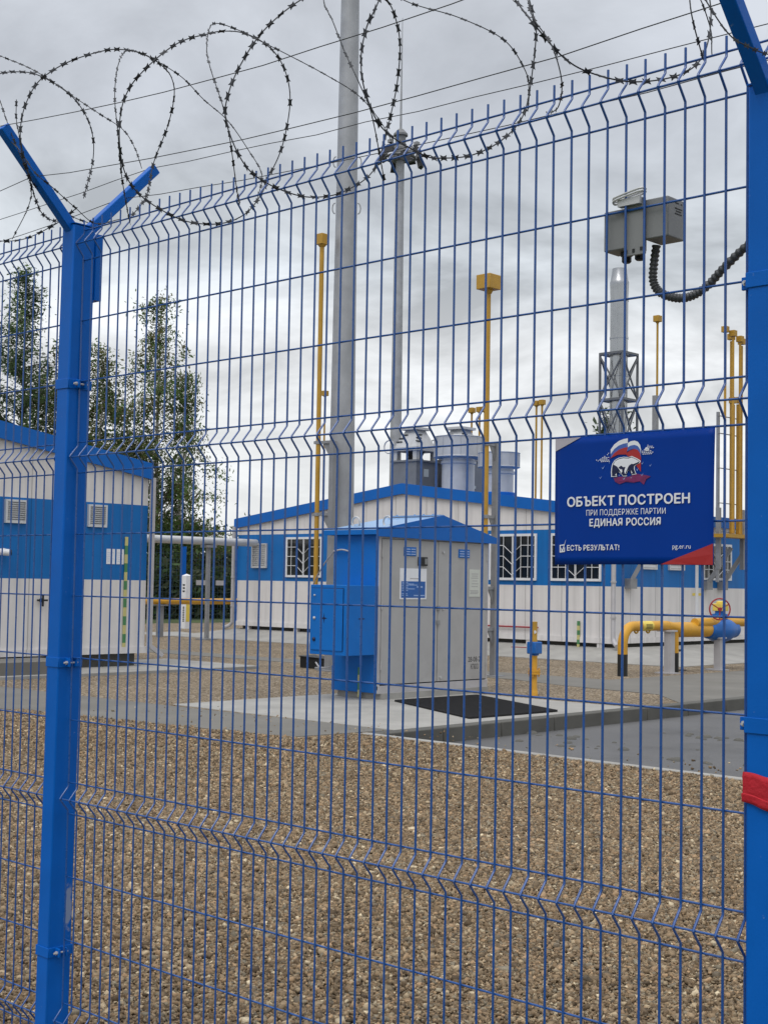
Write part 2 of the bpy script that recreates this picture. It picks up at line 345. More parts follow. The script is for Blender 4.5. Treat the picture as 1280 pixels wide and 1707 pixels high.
kb = MB()
for i in range(33):                                     # kerb stones a metre long, with open joints
    kb.box(-6.23, -6.04, 7.81 + i * 1.0, 8.80 + i * 1.0, -.17, .012)
tag(kb.build('kerb', 'concrete_dark', bevel=.012), kind='structure')
tag(MB().box(-6.22, 14, 7.70, 7.795, -.2, .014).build('road_edge', 'concrete_light', bevel=.01), kind='structure')
def slab(name, x0, x1, y0, y1, z, m='concrete'): return tag(MB().box(x0, x1, y0, y1, -.1, z).build(name, m, bevel=.008), kind='structure')
def strip(name, pts, z, m='concrete'): return tag(MB().prism([(x, y, -.05) for x, y in pts], (0, 0, z + .05)).build(name, m), kind='structure')
strip('path', [(-40, 5.6), (-11, 6.25), (-9.4, 6.55), (-8.1, 6.72), (-7, 6.88), (-6.45, 6.95), (-6.35, 7.72), (-6.26, 8.24), (-9.5, 8.12), (-40, 7.7)], .006)
slab('cabinet_pad', -10.0, -8.105, 8.25, 12.72, .010, 'concrete_light'); slab('cabinet_pad', -8.09, -6.235, 8.25, 12.72, .010, 'concrete_light')
strip('path', [(-40, 15.1), (-17.2, 15.6), (-10.4, 15.6), (-9.2, 15.2), (-7.2, 14.9), (-6.235, 13.9), (-6.235, 40), (-9.3, 40), (-9.4, 16.9), (-11.4, 16.9), (-17.5, 16.4), (-40, 16.9)], .007)
b = MB()                                                # apron falling away from the wall all round
b.add([(-26.6, 21.2, .012), (-10.7, 21.2, .012), (-12.9, 22.35, .26), (-25.2, 22.35, .25), (-10.7, 40, .012), (-12.9, 40, .26), (-26.6, 40, .012), (-25.2, 40, .25), (-26.6, 21.2, -.2), (-10.7, 21.2, -.2), (-10.7, 40, -.2), (-26.6, 40, -.2)],
      [(0, 1, 2, 3), (1, 4, 5, 2), (6, 0, 3, 7), (8, 9, 1, 0), (9, 10, 4, 1), (11, 8, 0, 6)])
tag(b.build('building_pad', 'concrete_light', smooth=False), kind='structure')
slab('side_building_pad', -17.4, -14.75, -6, 13.9, .05, 'concrete_light')
slab('door_step', -15.9, -14.9, 5.0, 10.1, .25, 'concrete')
strip('path', [(-29, 21.7), (-26.62, 20.9), (-26.62, 22.6), (-29, 23.4)], .007, 'concrete_light')
b = MB(); rg_ = random.Random(9)                        # dried mud clods dropped on the road
for cx_, cy_, k in ((-4.1, 11.6, 26), (-3.4, 9.6, 10), (-4.9, 9.6, 8), (-2.3, 8.25, 8), (-2.9, 10.4, 6), (-5.5, 10.3, 12)):
    for i in range(k):
        x, y, r = cx_ + rg_.gauss(0, .42), cy_ + rg_.gauss(0, .10), abs(rg_.gauss(.022, .014)) + .006
        b.lathe((x, y, -.149), [(r * 1.5, 0), (r * 1.2, r * .35), (r * .5, r * .6)], 6)
tag(b.build('mud', 'concrete_dark', origin=(0, 0, 0)), 'dried dark mud crumbs scattered over the road', 'mud', kind='stuff')

# loose gravel stones over the near bed
def gravel_stones():
    cx, cy = 3.766, -2.594; allv = []; allf = []; cols = []
    base = np.array([[-1, -1, -1], [1, -1, -1], [1, 1, -1], [-1, 1, -1], [-1, -1, 1], [1, -1, 1], [1, 1, 1], [-1, 1, 1]], float)
    F = np.array([[0, 3, 2, 1], [4, 5, 6, 7], [0, 1, 5, 4], [1, 2, 6, 5], [2, 3, 7, 6], [3, 0, 4, 7]])
    pal = np.array([[.10, .075, .055], [.17, .130, .098], [.22, .175, .138], [.27, .20, .15], [.31, .265, .22], [.20, .185, .17], [.46, .42, .37], [.13, .115, .105]])
    pw = np.array([.15, .24, .24, .13, .10, .08, .02, .04])
    n = 1250000
    X = RNG.uniform(-10.5, 5.2, n); Y = RNG.uniform(.05, 8.6, n)
    rx, ry = X - cx, Y - cy; dep = rx * -.686 + ry * .7277; lat = rx * .7277 + ry * .686
    ok = (np.abs(lat) < .36 * dep + 1.0) & (dep > 3.2) & ((np.abs(lat) < .30 * dep + .35) | (RNG.uniform(0, 1, n) < .6))
    edge = np.where(X < -6.3, 6.5 + (X + 9.5) * .13, 7.66); ok &= Y < edge + RNG.normal(0, .04, n) * (X < -6.3)
    spill = (RNG.uniform(0, 1, n) < .006) & (np.abs(lat) < .36 * dep + 1.0) & (dep > 3.2) & ((np.abs(lat) < .30 * dep + .35) | (RNG.uniform(0, 1, n) < .6)); ok |= spill
    keep = RNG.uniform(0, 1, n) < np.clip(1.2 - (dep - 5) / 9, .32, 1)
    ok &= keep; X, Y, dep = X[ok], Y[ok], dep[ok]; n = len(X)
    s = RNG.lognormal(math.log(.0059), .36, n) * np.clip(.85 + (dep - 5) * .03, .85, 1.1)
    V = base[None] * (1 + RNG.uniform(-.38, .38, (n, 8, 3))) * (s[:, None, None] * np.stack([RNG.uniform(.8, 1.5, n), RNG.uniform(.6, 1.1, n), RNG.uniform(.4, .85, n)], 1)[:, None, :])
    def rot(V, ax, a):
        c, q = np.cos(a)[:, None], np.sin(a)[:, None]; i, j = [(1, 2), (0, 2), (0, 1)][ax]
        A, B = V[..., i].copy(), V[..., j].copy(); V[..., i] = A * c - B * q; V[..., j] = A * q + B * c
    rot(V, 0, RNG.normal(0, .5, n)); rot(V, 1, RNG.normal(0, .5, n)); rot(V, 2, RNG.uniform(0, 6.28, n))
    Z = RNG.uniform(.001, .011, n) + .006 * np.sin(X * 9) * np.sin(Y * 8 + 1)
    V += np.stack([X, Y, np.maximum(Z, .002)], 1)[:, None, :]
    col = pal[RNG.choice(8, n, p=pw)] * RNG.uniform(.6, 1.3, (n, 1)) * np.array([[1.17, 1.07, .82]])
    me = bpy.data.meshes.new('gravel'); nv = n * 8; nf = n * 6
    me.vertices.add(nv); me.vertices.foreach_set('co', V.reshape(-1).astype(np.float32))
    loops = (F[None] + (np.arange(n) * 8)[:, None, None]).reshape(-1).astype(np.int32)
    me.loops.add(nf * 4); me.loops.foreach_set('vertex_index', loops)
    me.polygons.add(nf); me.polygons.foreach_set('loop_start', (np.arange(nf) * 4).astype(np.int32))
    me.update(calc_edges=True)
    ca = me.color_attributes.new('col', 'FLOAT_COLOR', 'POINT')
    ca.data.foreach_set('color', np.concatenate([np.repeat(col, 8, 0), np.ones((nv, 1))], 1).reshape(-1).astype(np.float32))
    me.materials.append(M['stone'])
    o = bpy.data.objects.new('gravel', me); COL.objects.link(o)
    tag(o, 'brown crushed gravel spread between the mesh fence and the concrete path', 'gravel', kind='stuff')
gravel_stones()

# ---------------------------------------------------------------- buildings
def bands(b, P, prof, zs):
    """one wall: P(a, z) -> point, prof = list of (a, ztop); zs = [(z0, z1, mat)], last band runs to the profile"""
    a0, a1 = prof[0][0], prof[-1][0]
    for z0, z1, k in zs[:-1]:
        b.mat(k).add([P(a0, z0), P(a1, z0), P(a1, z1), P(a0, z1)], [(0, 1, 2, 3)])
    z0, _, k = zs[-1]
    b.mat(k).poly([P(a0, z0), P(a1, z0)] + [P(a, z) for a, z in prof[::-1]])
def barred_window(parent, P, a0, a1, z0, z1):
    """P(a, out, z): a along the wall, out = distance proud of it"""
    fr = MB(); w = .055
    def bx(b, p0, p1, q0, q1, o0, o1):
        b.add([P(p0, o0, q0), P(p1, o0, q0), P(p1, o0, q1), P(p0, o0, q1), P(p0, o1, q0), P(p1, o1, q0), P(p1, o1, q1), P(p0, o1, q1)],
              [(0, 3, 2, 1), (4, 5, 6, 7), (0, 1, 5, 4), (1, 2, 6, 5), (2, 3, 7, 6), (3, 0, 4, 7)])
    bx(fr, a0 - w, a0, z0 - w, z1 + w, -.02, .03); bx(fr, a1, a1 + w, z0 - w, z1 + w, -.02, .03)
    bx(fr, a0, a1, z1, z1 + w, -.02, .03); bx(fr, a0, a1, z0 - w, z0, -.02, .045); bx(fr, (a0 + a1) / 2 - .02, (a0 + a1) / 2 + .02, z0, z1, -.012, .018)
    f = fr.build('window', 'white_trim', parent)
    p = MB(); bx(p, a0 + .002, a1 - .002, z0 + .002, z1 - .002, .004, .010); p.build('pane', 'glass', f)
    g = MB(); W_, H = a1 - a0, z1 - z0; r = .008
    for t in (.30, .50, .70, .86, .14):
        g.tube([P(a0 + W_ * t, .04, z0), P(a0 + W_ * t, .04, z1)], r, 5)
    for h in (.78, .52, .26):
        zz = z0 + H * h
        g.tube([P(a0, .04, zz), P(a0 + W_ * .30, .04, zz), P(a0 + W_ * .5, .04, zz - H * .2), P(a0 + W_ * .70, .04, zz), P(a1, .04, zz)], r, 5)
    g.build('window_grille', 'white_trim', f)
def louvre(parent, P, a0, a1, z0, z1, n=11):
    b = MB()
    def bx(p0, p1, q0, q1, o0, o1, sl=0):
        b.add([P(p0, o0, q0), P(p1, o0, q0), P(p1, o0, q1), P(p0, o0, q1), P(p0, o1, q0 - sl), P(p1, o1, q0 - sl), P(p1, o1, q1 - sl), P(p0, o1, q1 - sl)],
              [(0, 3, 2, 1), (4, 5, 6, 7), (0, 1, 5, 4), (1, 2, 6, 5), (2, 3, 7, 6), (3, 0, 4, 7)])
    bx(a0, a1, z0, z1, -.01, .006)
    e = .035
    bx(a0, a0 + e, z0, z1, .006, .05); bx(a1 - e, a1, z0, z1, .006, .05); bx(a0 + e, a1 - e, z1 - e, z1, .006, .05); bx(a0 + e, a1 - e, z0, z0 + e, .006, .05)
    h = (z1 - z0 - 2 * e) / n
    for i in range(n): bx(a0 + e, a1 - e, z0 + e + i * h + h * .55, z0 + e + i * h + h * .8, .008, .045, h * .5)
    return b.build('louvre_vent', 'louvre', parent)
def downpipe(parent, x, y, z0, z1, kick, r=.05, m='grey_trim'):
    k = Vector(kick); b = MB()
    b.tube([(x, y, z1), (x, y, z0 + .16), (x + k.x * .3, y + k.y * .3, z0 + .07), (x + k.x, y + k.y, z0)], r, 12)
    for z in (z0 + .6, (z0 + z1) / 2, z1 - .4): b.tube([(x, y, z - .02), (x, y, z + .02)], r * 1.25, 12)
    return b.build('downpipe', m, parent)

# the long service building across the yard: gable wall parallel to the fence at y = 22.3
def main_building():
    x0, x1, xr, y0, y1 = -25.15, -12.95, -19.05, 22.3, 38.0
    zs, e, rg = .36, 3.02, 3.76
    t = thing('service_building', ((x0 + x1) / 2, y0, 0), 'long low grey building with wide blue band, barred windows and ridged blue roof', 'building')
    b = MB()
    bz = [(zs, 1.56, 0), (1.56, 2.80, 1), (2.80, 9, 0)]
    bands(b, lambda a, z: (a, y0, z), [(x0, e), (xr, rg), (x1, e)], bz)
    bands(b, lambda a, z: (-a, y1, z), [(-x1, e), (-xr, rg), (-x0, e)], bz)
    bands(b, lambda a, z: (x1, a, z), [(y0, e), (y1, e)], bz)
    bands(b, lambda a, z: (x0, -a, z), [(-y1, e), (-y0, e)], bz)
    b.build('wall', ['wall_grey', 'building_blue'], t, smooth=False)
    MB().box(x0 + .12, x1 - .12, y0 + .12, y1 - .12, -.05, zs).build('plinth', 'concrete_dark', t)
    s = MB().box(x0 - .03, x1 + .03, y0 - .035, y0 - .003, zs - .02, zs + .10); s.box(x1 + .003, x1 + .035, y0, y1, zs - .02, zs + .10)
    for x in np.arange(x0 + .4, x1, 1.9): s.box(x, x + .12, y0 - .02, y0 + .1, .02, zs - .025)
    s.build('sill_trim', 'wall_grey', t)
    oh, k = .07, (rg - e) / (xr - x0)
    th = .05
    def rp(x): return rg + .05 - abs(x - xr) * k
    r = MB()
    for xa, xb in ((x0 - oh, xr), (xr, x1 + oh)):
        r.add([(xa, y0 - .035, rp(xa)), (xb, y0 - .035, rp(xb)), (xb, y1 + .3, rp(xb)), (xa, y1 + .3, rp(xa)), (xa, y0 - .035, rp(xa) + th), (xb, y0 - .035, rp(xb) + th), (xb, y1 + .3, rp(xb) + th), (xa, y1 + .3, rp(xa) + th)],
              [(0, 3, 2, 1), (4, 5, 6, 7), (0, 1, 5, 4), (1, 2, 6, 5), (2, 3, 7, 6), (3, 0, 4, 7)])
    r.build('roof', 'trim_blue', t)
    f = MB()
    for xa, xb in ((x0 - oh - .01, xr), (xr, x1 + oh + .01)):
        f.prism([(xa, y0 - .075, rp(xa) - .08), (xb, y0 - .075, rp(xb) - .08), (xb, y0 - .075, rp(xb) + .18), (xa, y0 - .075, rp(xa) + .18)], (0, .038, 0))
    f.build('roof_trim', 'trim_blue', t)
    each('eaves_trim', 'trim_blue', t, [lambda b: b.box(x1 + oh + .012, x1 + oh + .04, y0 - .075, y1 + .3, rp(x1 + oh) - .08, rp(x1 + oh) + .17), lambda b: b.box(x0 - oh - .04, x0 - oh - .012, y0 - .075, y1 + .3, rp(x0 - oh) - .08, rp(x0 - oh) + .17)])
    for dz_ in (.22, .12):                               # snow rails on the left slope
        MB().tube([(x0 + .7, y0 + .4, rp(x0 + .7) + dz_), (x0 + 2.3, y0 + .4, rp(x0 + 2.3) + dz_ - .1)], .015, 6).build('snow_rail', 'galvanised', t)
    Pg = lambda a, o, z: (a, y0 - o, z)
    for a in (-23.15, -16.28, -14.55): barred_window(t, Pg, a, a + 1.24, 1.72, 2.66)
    louvre(t, Pg, -24.55, -23.95, 1.90, 2.56)
    Ps = lambda a, o, z: (x1 + o, a, z)
    for a in (26.0, 30.2): barred_window(t, Ps, a, a + 1.2, 1.80, 2.55)
    louvre(t, Ps, 23.35, 23.95, 1.95, 2.35, 3); louvre(t, Ps, 24.45, 25.1, 1.95, 2.35, 3)
    downpipe(t, x1 + .06, y0 - .09, .30, e, (.18, -.12, 0)); downpipe(t, x0 - .08, y0 - .09, .26, e, (-.22, -.12, 0))
    d = MB().box(x1 + .003, x1 + .03, 25.62, 25.72, zs + .5, 2.55); d.build('corner_strip', 'white_trim', t)
    # a conduit and a yellow green earth strip low on the gable wall
    MB().tube([(-16.9, y0 - .05, .62), (-14.9, y0 - .05, .62)], .02, 6).build('conduit', 'red_paint', t)
    e_ = MB()
    for i in range(6): e_.mat(i % 2).box(-13.85, -13.79, y0 - .05, y0 - .02, .2 + i * .1, .3 + i * .1)
    e_.build('earth_strip', ['tape_yellow', 'tape_green'], t)
    MB().box(x1 + .003, x1 + .006, 25.5, 26.0, 1.38, 1.44).build('wall_label', 'yellow_bright', t)
main_building()

# the building on the left: gable wall facing +x at x = -15.9
def side_building():
    xw, ya, yb, yr, xb = -15.9, .2, 12.24, 6.25, -26.5
    zs, e, rg = .29, 3.33, 4.26
    t = thing('side_building', (xw, yb, 0), 'grey and blue panel building behind the left fence post with a striped earth strip', 'building')
    b = MB(); bz = [(zs, 1.53, 0), (1.53, 2.84, 1), (2.84, 9, 0)]
    bands(b, lambda a, z: (xw, a, z), [(ya, e), (yr, rg), (yb, e)], bz)
    bands(b, lambda a, z: (xb, -a, z), [(-yb, e), (-yr, rg), (-ya, e)], bz)
    bands(b, lambda a, z: (-a, yb, z), [(-xw, e), (-xb, e)], bz)
    bands(b, lambda a, z: (a, ya, z), [(xb, e), (xw, e)], bz)
    b.build('wall', ['wall_grey', 'building_blue'], t, smooth=False)
    MB().box(xb + .12, xw - .12, ya + .12, yb - .12, -.05, zs).build('plinth', 'concrete_dark', t)
    MB().box(xw + .003, xw + .035, ya - .03, yb + .03, zs - .02, zs + .09).build('sill_trim', 'wall_grey', t)
    k = (rg - e) / (yb - yr); oh = .0
    def rp(y): return rg + .05 - abs(y - yr) * k
    r = MB(); f = MB()
    for p, q in ((ya - oh, yr), (yr, yb + oh)):
        r.add([(xw + .05, p, rp(p)), (xw + .05, q, rp(q)), (xb - .3, q, rp(q)), (xb - .3, p, rp(p)), (xw + .05, p, rp(p) + .05), (xw + .05, q, rp(q) + .05), (xb - .3, q, rp(q) + .05), (xb - .3, p, rp(p) + .05)],
              [(0, 1, 2, 3), (4, 7, 6, 5), (0, 4, 5, 1), (1, 5, 6, 2), (2, 6, 7, 3), (3, 7, 4, 0)])
        f.prism([(xw + .055, p - .01, rp(p) - .08), (xw + .055, q + .01 * (q > yr), rp(q) - .08), (xw + .055, q + .01 * (q > yr), rp(q) + .20), (xw + .055, p - .01, rp(p) + .20)], (.036, 0, 0))
    r.build('roof', 'trim_blue', t); f.build('roof_trim', 'trim_blue', t)
    MB().box(xb - .3, xw + .05, yb + oh + .002, yb + oh + .03, rp(yb + oh) - .08, rp(yb + oh) + .05).build('eaves_trim', 'trim_blue', t)
    P = lambda a, o, z: (xw + o, a, z)
    louvre(t, P, 9.40, 9.80, 2.42, 2.80, 9); louvre(t, P, 10.98, 11.36, 2.42, 2.80, 9)
    d = MB().box(xw + .02, xw + .10, yb + .02, yb + .09, .38, e); d.bar((xw + .06, yb + .055, .40), (xw + .12, yb + .30, .22), .07, .07)
    d.build('downpipe', 'grey_trim', t)
    s = MB()
    for i in range(13): s.mat(i % 2).box(xw + .012, xw + .026, 11.76, 11.82, .30 + i * .152, .30 + (i + 1) * .152)
    s.build('earth_strip', ['tape_yellow', 'tape_green'], t)
    h = MB().cyl((xw + .01, 10.12, 1.18), (xw + .05, 10.12, 1.18), .035, 10); h.box(xw + .05, xw + .065, 10.02, 10.22, 1.165, 1.195); h.box(xw + .065, xw + .08, 10.105, 10.135, 1.08, 1.28)
    h.build('wall_hook', 'black_paint', t)
    c = MB().cyl((xw + .02, 9.36, 1.96), (xw + .10, 9.36, 1.96), .05, 12); c.tube([(xw + .08, 9.30, 1.95), (xw + .16, 9.44, 1.94)], .055, 12)
    cm = tag(c.build('security_camera', 'white_trim'), 'white bullet camera on the blue band at the left edge', 'camera')
    MB().tube([(xw + .158, 9.437, 1.94), (xw + .168, 9.455, 1.94)], .046, 12).build('lens', 'black_paint', cm)
    for a, q, lb in ((11.39, .175, 'white notice sheet nearer the left post on blue wall'), (11.60, .15, 'white notice sheet nearer the striped strip on blue wall')):
        n = MB().box(xw + .004, xw + .008, a, a + q, 1.80, 2.06)
        n.mat(1)
        for i in range(5): n.box(xw + .008, xw + .0088, a + .02, a + q - .03 - .02 * (i % 3), 1.99 - i * .035, 1.996 - i * .035)
        tag(n.build('notice_sheet', ['paper', 'print_lines']), lb, 'notice', 'paper notices on the side building')
side_building()

# overhead insulated pipe and yellow gas pipe between the two buildings
t = thing('overhead_pipe', (-24.4, 20.6, 0), 'pale insulated pipe at eaves height between the two buildings on grey posts', 'pipe')
MB().tube([(-24.4, 12.26, 2.57), (-24.4, 22.1, 2.57), (-24.4, 22.29, 2.57)], .10, 16).build('pipe', 'galvanised', t)
b = MB().box(-24.445, -24.355, 20.595, 20.685, 0, 2.40); b.box(-24.56, -24.24, 20.5, 20.78, 2.40, 2.466); b.box(-24.6, -24.2, 20.44, 20.84, 0, .03); b.build('support_post', 'grey_steel', t)
t = thing('gas_pipe', (-26.3, 20.6, 0), 'low yellow gas pipe running beyond the two buildings at waist height', 'pipe')
MB().tube([(-26.3, 8, .96), (-26.3, 40, .96)], .085, 14).build('pipe', 'yellow_paint', t)
b = MB().box(-26.36, -26.24, 20.50, 20.66, 0, .84); b.box(-26.45, -26.15, 20.42, 20.74, .84, .872); b.build('support_post', 'grey_steel', t)

# roof plant
def vent_unit(x, y, w, zb, zt, label):
    t = thing('roof_vent', (x, y, zb), label, 'roof vent', 'louvred roof vents on the service building')
    h = w / 2
    b = MB().box(x - h, x + h, y - h, y + h, zb, zt); b.box(x - h - .04, x + h + .04, y - h - .04, y + h + .04, zt, zt + .05); b.build('duct', 'dark_unit', t)
    each('type_plate', 'paper_old', t, [lambda b: b.box(x + h + .001, x + h + .006, y - .15, y + .05, zt - .42, zt - .2), lambda b: b.box(x + h + .001, x + h + .006, y - .25, y + .15, zt - .78, zt - .70)])
    each('leg', 'galvanised', t, [lambda b, sx=sx, sy=sy: b.box(x + sx * (h - .1) - .07, x + sx * (h - .1) + .07, y + sy * (h - .1) - .07, y + sy * (h - .1) + .07, zt + .05, zt + .32) for sx in (-1, 1) for sy in (-1, 1)])
    MB().lathe((x, y, zt + .05), [(.28, 0), (.2, .12), (.28, .27)], 14).build('spindle', 'dark_metal', t)
    c = MB(); z0 = zt + .32
    c.box(x - h - .03, x + h + .03, y - h - .03, y + h + .03, z0, z0 + .10)
    a, q = h * .92, h * .42
    c.add([(x - a, y - a, z0 + .10), (x + a, y - a, z0 + .10), (x + a, y + a, z0 + .10), (x - a, y + a, z0 + .10), (x - q, y - q, z0 + .62), (x + q, y - q, z0 + .62), (x + q, y + q, z0 + .62), (x - q, y + q, z0 + .62)],
          [(4, 5, 6, 7), (0, 1, 5, 4), (1, 2, 6, 5), (2, 3, 7, 6), (3, 0, 4, 7)])
    c.box(x - q - .12, x + q + .12, y - q - .12, y + q + .12, z0 + .62, z0 + .69); c.build('hood', 'galvanised', t)
    for i in range(3):
        zz = z0 + .26 + i * .10; r = a + (q - a) * (zz - z0 - .1) / .52 + .012; w_ = .30 - i * .07
        each('louvre', 'dark_metal', t, [lambda b: b.box(x - w_ - .10, x - w_ + .12, y - r - .012, y - r + .01, zz, zz + .03), lambda b: b.box(x + r - .01, x + r + .012, y - w_ - .10, y - w_ + .12, zz, zz + .03)])
    hd = MB(); ring = [(x - h - .12 + .19 * math.cos(k * .5), y - h, z0 + .14 + .19 * math.sin(k * .5)) for k in range(13)]
    hd.tube(ring, .02, 6, closed=True); hd.build('lifting_ring', 'galvanised', t)
def roof_fan(x, y, r, R, zb, z1, z2, label):
    t = thing('roof_fan', (x, y, zb), label, 'roof fan', 'drum shaped fans on the service building roof')
    MB().lathe((x, y, 0), [(r * 1.05, zb), (r * 1.05, zb + .25), (r, zb + .26), (r, z1 - .18), (r * 1.08, z1 - .17), (r * 1.08, z1 - .10), (r, z1 - .09), (r, z1)], 28).build('stack', 'galvanised', t)
    d = MB().lathe((x, y, 0), [(r * 1.02, z1 - .02), (R, z1), (R, z2), (R * .97, z2), (R * .97, z1 + .1)], 28)
    d.build('drum', 'galvanised', t)
    rb = MB()
    for k in range(16):
        a = k * math.pi / 8; rb.box(x + (R + .004) * math.cos(a) - .008, x + (R + .004) * math.cos(a) + .008, y + (R + .004) * math.sin(a) - .008, y + (R + .004) * math.sin(a) + .008, z1 + .03, z2 - .02)
    rb.tube([(x + (R + .006) * math.cos(k * .2244), y + (R + .006) * math.sin(k * .2244), z2) for k in range(28)], .014, 6, closed=True)
    rb.tube([(x + (R + .006) * math.cos(k * .2244), y + (R + .006) * math.sin(k * .2244), z1 + .02) for k in range(28)], .014, 6, closed=True)
    rb.build('drum_rib', 'galvanised', t)
    MB().lathe((x, y, 0), [(r * 1.10, zb), (r * 1.14, zb + .5), (r * 1.06, zb + .52)], 28).build('base_flashing', 'trim_blue', t)
vent_unit(-22.93, 27.0, .95, 3.3, 5.02, 'nearer louvred roof vent with lifting ring, left of the drum fans')
vent_unit(-22.25, 28.2, .95, 3.35, 5.10, 'roof vent half hidden behind the larger drum fan')
roof_fan(-21.3, 27.0, .46, .68, 3.45, 5.08, 5.66, 'larger drum shaped fan on the blue roof beside the louvred vents')
roof_fan(-19.85, 27.0, .40, .56, 3.55, 4.74, 5.14, 'smaller drum shaped fan right of the yellow pipe on the roof')

# stainless chimney in its lattice frame
def chimney():
    x, y, zb, zt = -16.67, 28.0, 3.3, 9.95
    t = thing('chimney', (x, y, zb), 'shiny stainless steel chimney in a square grey lattice frame on the roof', 'chimney')
    s = MB(); r = .235
    prof = [(r + .01, zb)]
    for z in np.arange(zb + .8, zt - .6, 1.0): prof += [(r, z - .03), (r + .012, z - .025), (r + .012, z + .025), (r, z + .03)]
    prof += [(r + .015, zt - .46), (r + .015, zt - .36), (r, zt - .33), (r * .80, zt)]
    s.lathe((x, y, 0), prof, 30); s.build('flue', 'stainless', t)
    fr = MB(); q, top = .35, 7.70
    C4 = [(x - q, y - q), (x + q, y - q), (x + q, y + q), (x - q, y + q)]
    for cx, cy in C4: fr.box(cx - .025, cx + .025, cy - .025, cy + .025, zb, top)
    for z in (top - .03, 6.45, 5.0):
        for i in range(4): fr.bar((*C4[i], z), (*C4[(i + 1) % 4], z), .06, .06)
        for cx, cy in C4: fr.bar((cx, cy, z), (x + (cx - x) * .5, y + (cy - y) * .5, z), .04, .04)
    for i in range(4):
        a, c = C4[i], C4[(i + 1) % 4]
        fr.bar((*a, top - .1), (*c, 6.5), .035, .035); fr.bar((*c, top - .1), (*a, 6.5), .035, .035)
        fr.bar((*a, 5.1), (*c, 6.4), .035, .035); fr.bar((*c, 5.1), (*a, 6.4), .035, .035)
        fr.bar((*a, 3.5), (*c, 4.9), .035, .035)
    fr.build('lattice_frame', 'lattice_steel', t)
chimney()

# yellow vent pipes with box heads
def vent_pipe(x, y, zt, label, r=.042, hs=.10, z0=0.0, m='vent_yellow', post=None, group='yellow vent pipes with box heads', name='vent_pipe', hh=None, zf=0.0):
    t = thing(name, (x, y, z0), label, 'vent pipe', group)
    MB().tube([(x, y, zf), (x, y, zt - hs * 1.2)], r, 10).build('pipe', m, t)
    hh = hh or hs * 1.9
    h = MB().box(x - hs, x + hs, y - hs, y + hs, zt - hh, zt); h.tube([(x, y, zt - hh - hs * .5), (x, y, zt - hh)], [r * 1.15, r * 2], 10)
    h.build('vent_head', m, t, bevel=hs * .06)
    if post:
        px, py, pz, brs = post
        b = MB().box(px - .05, px + .05, py - .05, py + .05, 0, pz); b.box(px - .15, px + .15, py - .15, py + .15, 0, .02)
        b.build('support_post', 'grey_steel', t)
        for z in brs:
            k = MB().bar((px, py, z), (x + (x - px) * .25, y + (y - py) * .25, z), .05, .05)
            k.prism([(px + (x - px) * .15, py + (y - py) * .15, z - .026), (px + (x - px) * .7, py + (y - py) * .7, z - .026), (px + (x - px) * .15, py + (y - py) * .15, z - .3)], (.01, .01, 0))
            k.tube([(x, y, z - .03), (x, y, z + .03)], r * 1.3, 10); k.build('bracket', 'grey_steel', t)
    return t
vent_pipe(-13.95, 14.47, 7.78, 'tall yellow vent pipe with a box head beside the thick grey mast', hs=.085, post=(-13.62, 14.52, 4.04, (4.03, 2.75, 1.3)), hh=.19, zf=1.1)
vent_pipe(-11.11, 15.70, 6.85, 'thick yellow vent pipe with a large box head right behind the blue cabinet', r=.045, hs=.15, post=(-11.11, 15.97, 3.99, (3.95, 2.71, 1.5, .8)), hh=.25)
SMALL = [(-44.2, 44.0, 10.8, .13, 'thin far vent pipe just right of the tall yellow one beside the mast'),
         (-35.8, 45.0, 9.45, .12, 'leftmost of the far thin vent pipes above the drum fans'),
         (-35.35, 45.0, 9.45, .12, 'middle far thin vent pipe directly left of the thick yellow pipe'),
         (-35.05, 45.0, 9.45, .12, 'far thin vent pipe half hidden by the thick yellow pipe'),
         (-32.2, 45.0, 9.48, .11, 'left of the paired thin vent pipes left of the blue banner'),
         (-31.9, 45.0, 9.50, .11, 'right of the paired thin vent pipes left of the blue banner'),
         (-26.2, 45.0, 12.45, .13, 'lone thin vent pipe to the right of the steel chimney')]
for x, y, z, hs, lb in SMALL: vent_pipe(x, y, z, lb, r=.045, hs=hs, m='yellow_dull')

# bundle of vent pipes by the side wall with its grey rack
def vent_bundle():
    t = thing('vent_rack', (-12.3, 26, 1.6), 'cluster of five tall yellow vent pipes on a grey wall rack beside the right post', 'vent pipes')
    for i, (dx_, y, z) in enumerate(((0, 25.80, 7.42), (.10, 25.98, 7.34), (-.05, 26.16, 7.30), (.08, 26.34, 7.26), (0, 26.56, 7.24), (.05, 26.07, 5.8), (-.02, 26.45, 5.85))):
        p = MB().tube([(-12.3 + dx_, y, 2.82), (-12.3 + dx_, y, z)], .030 if z > 6 else .05, 8).build('vent_pipe', 'vent_yellow', t)
        MB().box(-12.3 + dx_ - .07, -12.3 + dx_ + .07, y - .07, y + .07, z + .03, z + .17).build('vent_head', 'yellow_dull', p, bevel=.006)
    r = MB().box(-12.42, -12.36, 25.62, 25.68, 1.7, 5.6)
    for z in (2.84, 3.5, 4.3, 5.1, 5.5): r.box(-12.37, -12.35, 25.6, 26.7, z, z + .02)
    for y in (25.65, 26.75): r.box(-12.42, -12.32, y - .04, y + .04, 2.0, 3.4)
    r.build('rack', 'grey_steel', t)
    MB().box(-12.45, -12.05, 25.5, 26.85, 2.72, 2.80).build('rack_tray', 'yellow_dull', t)
    for y in (26.3, 27.0):
        MB().bar((-12.9, y - .25, 1.62), (-12.35, y - .1, 2.5), .09, .09).box(-12.95, -12.8, y - .38, y - .14, 1.52, 1.72).build('strut', 'grey_steel', t)
vent_bundle()
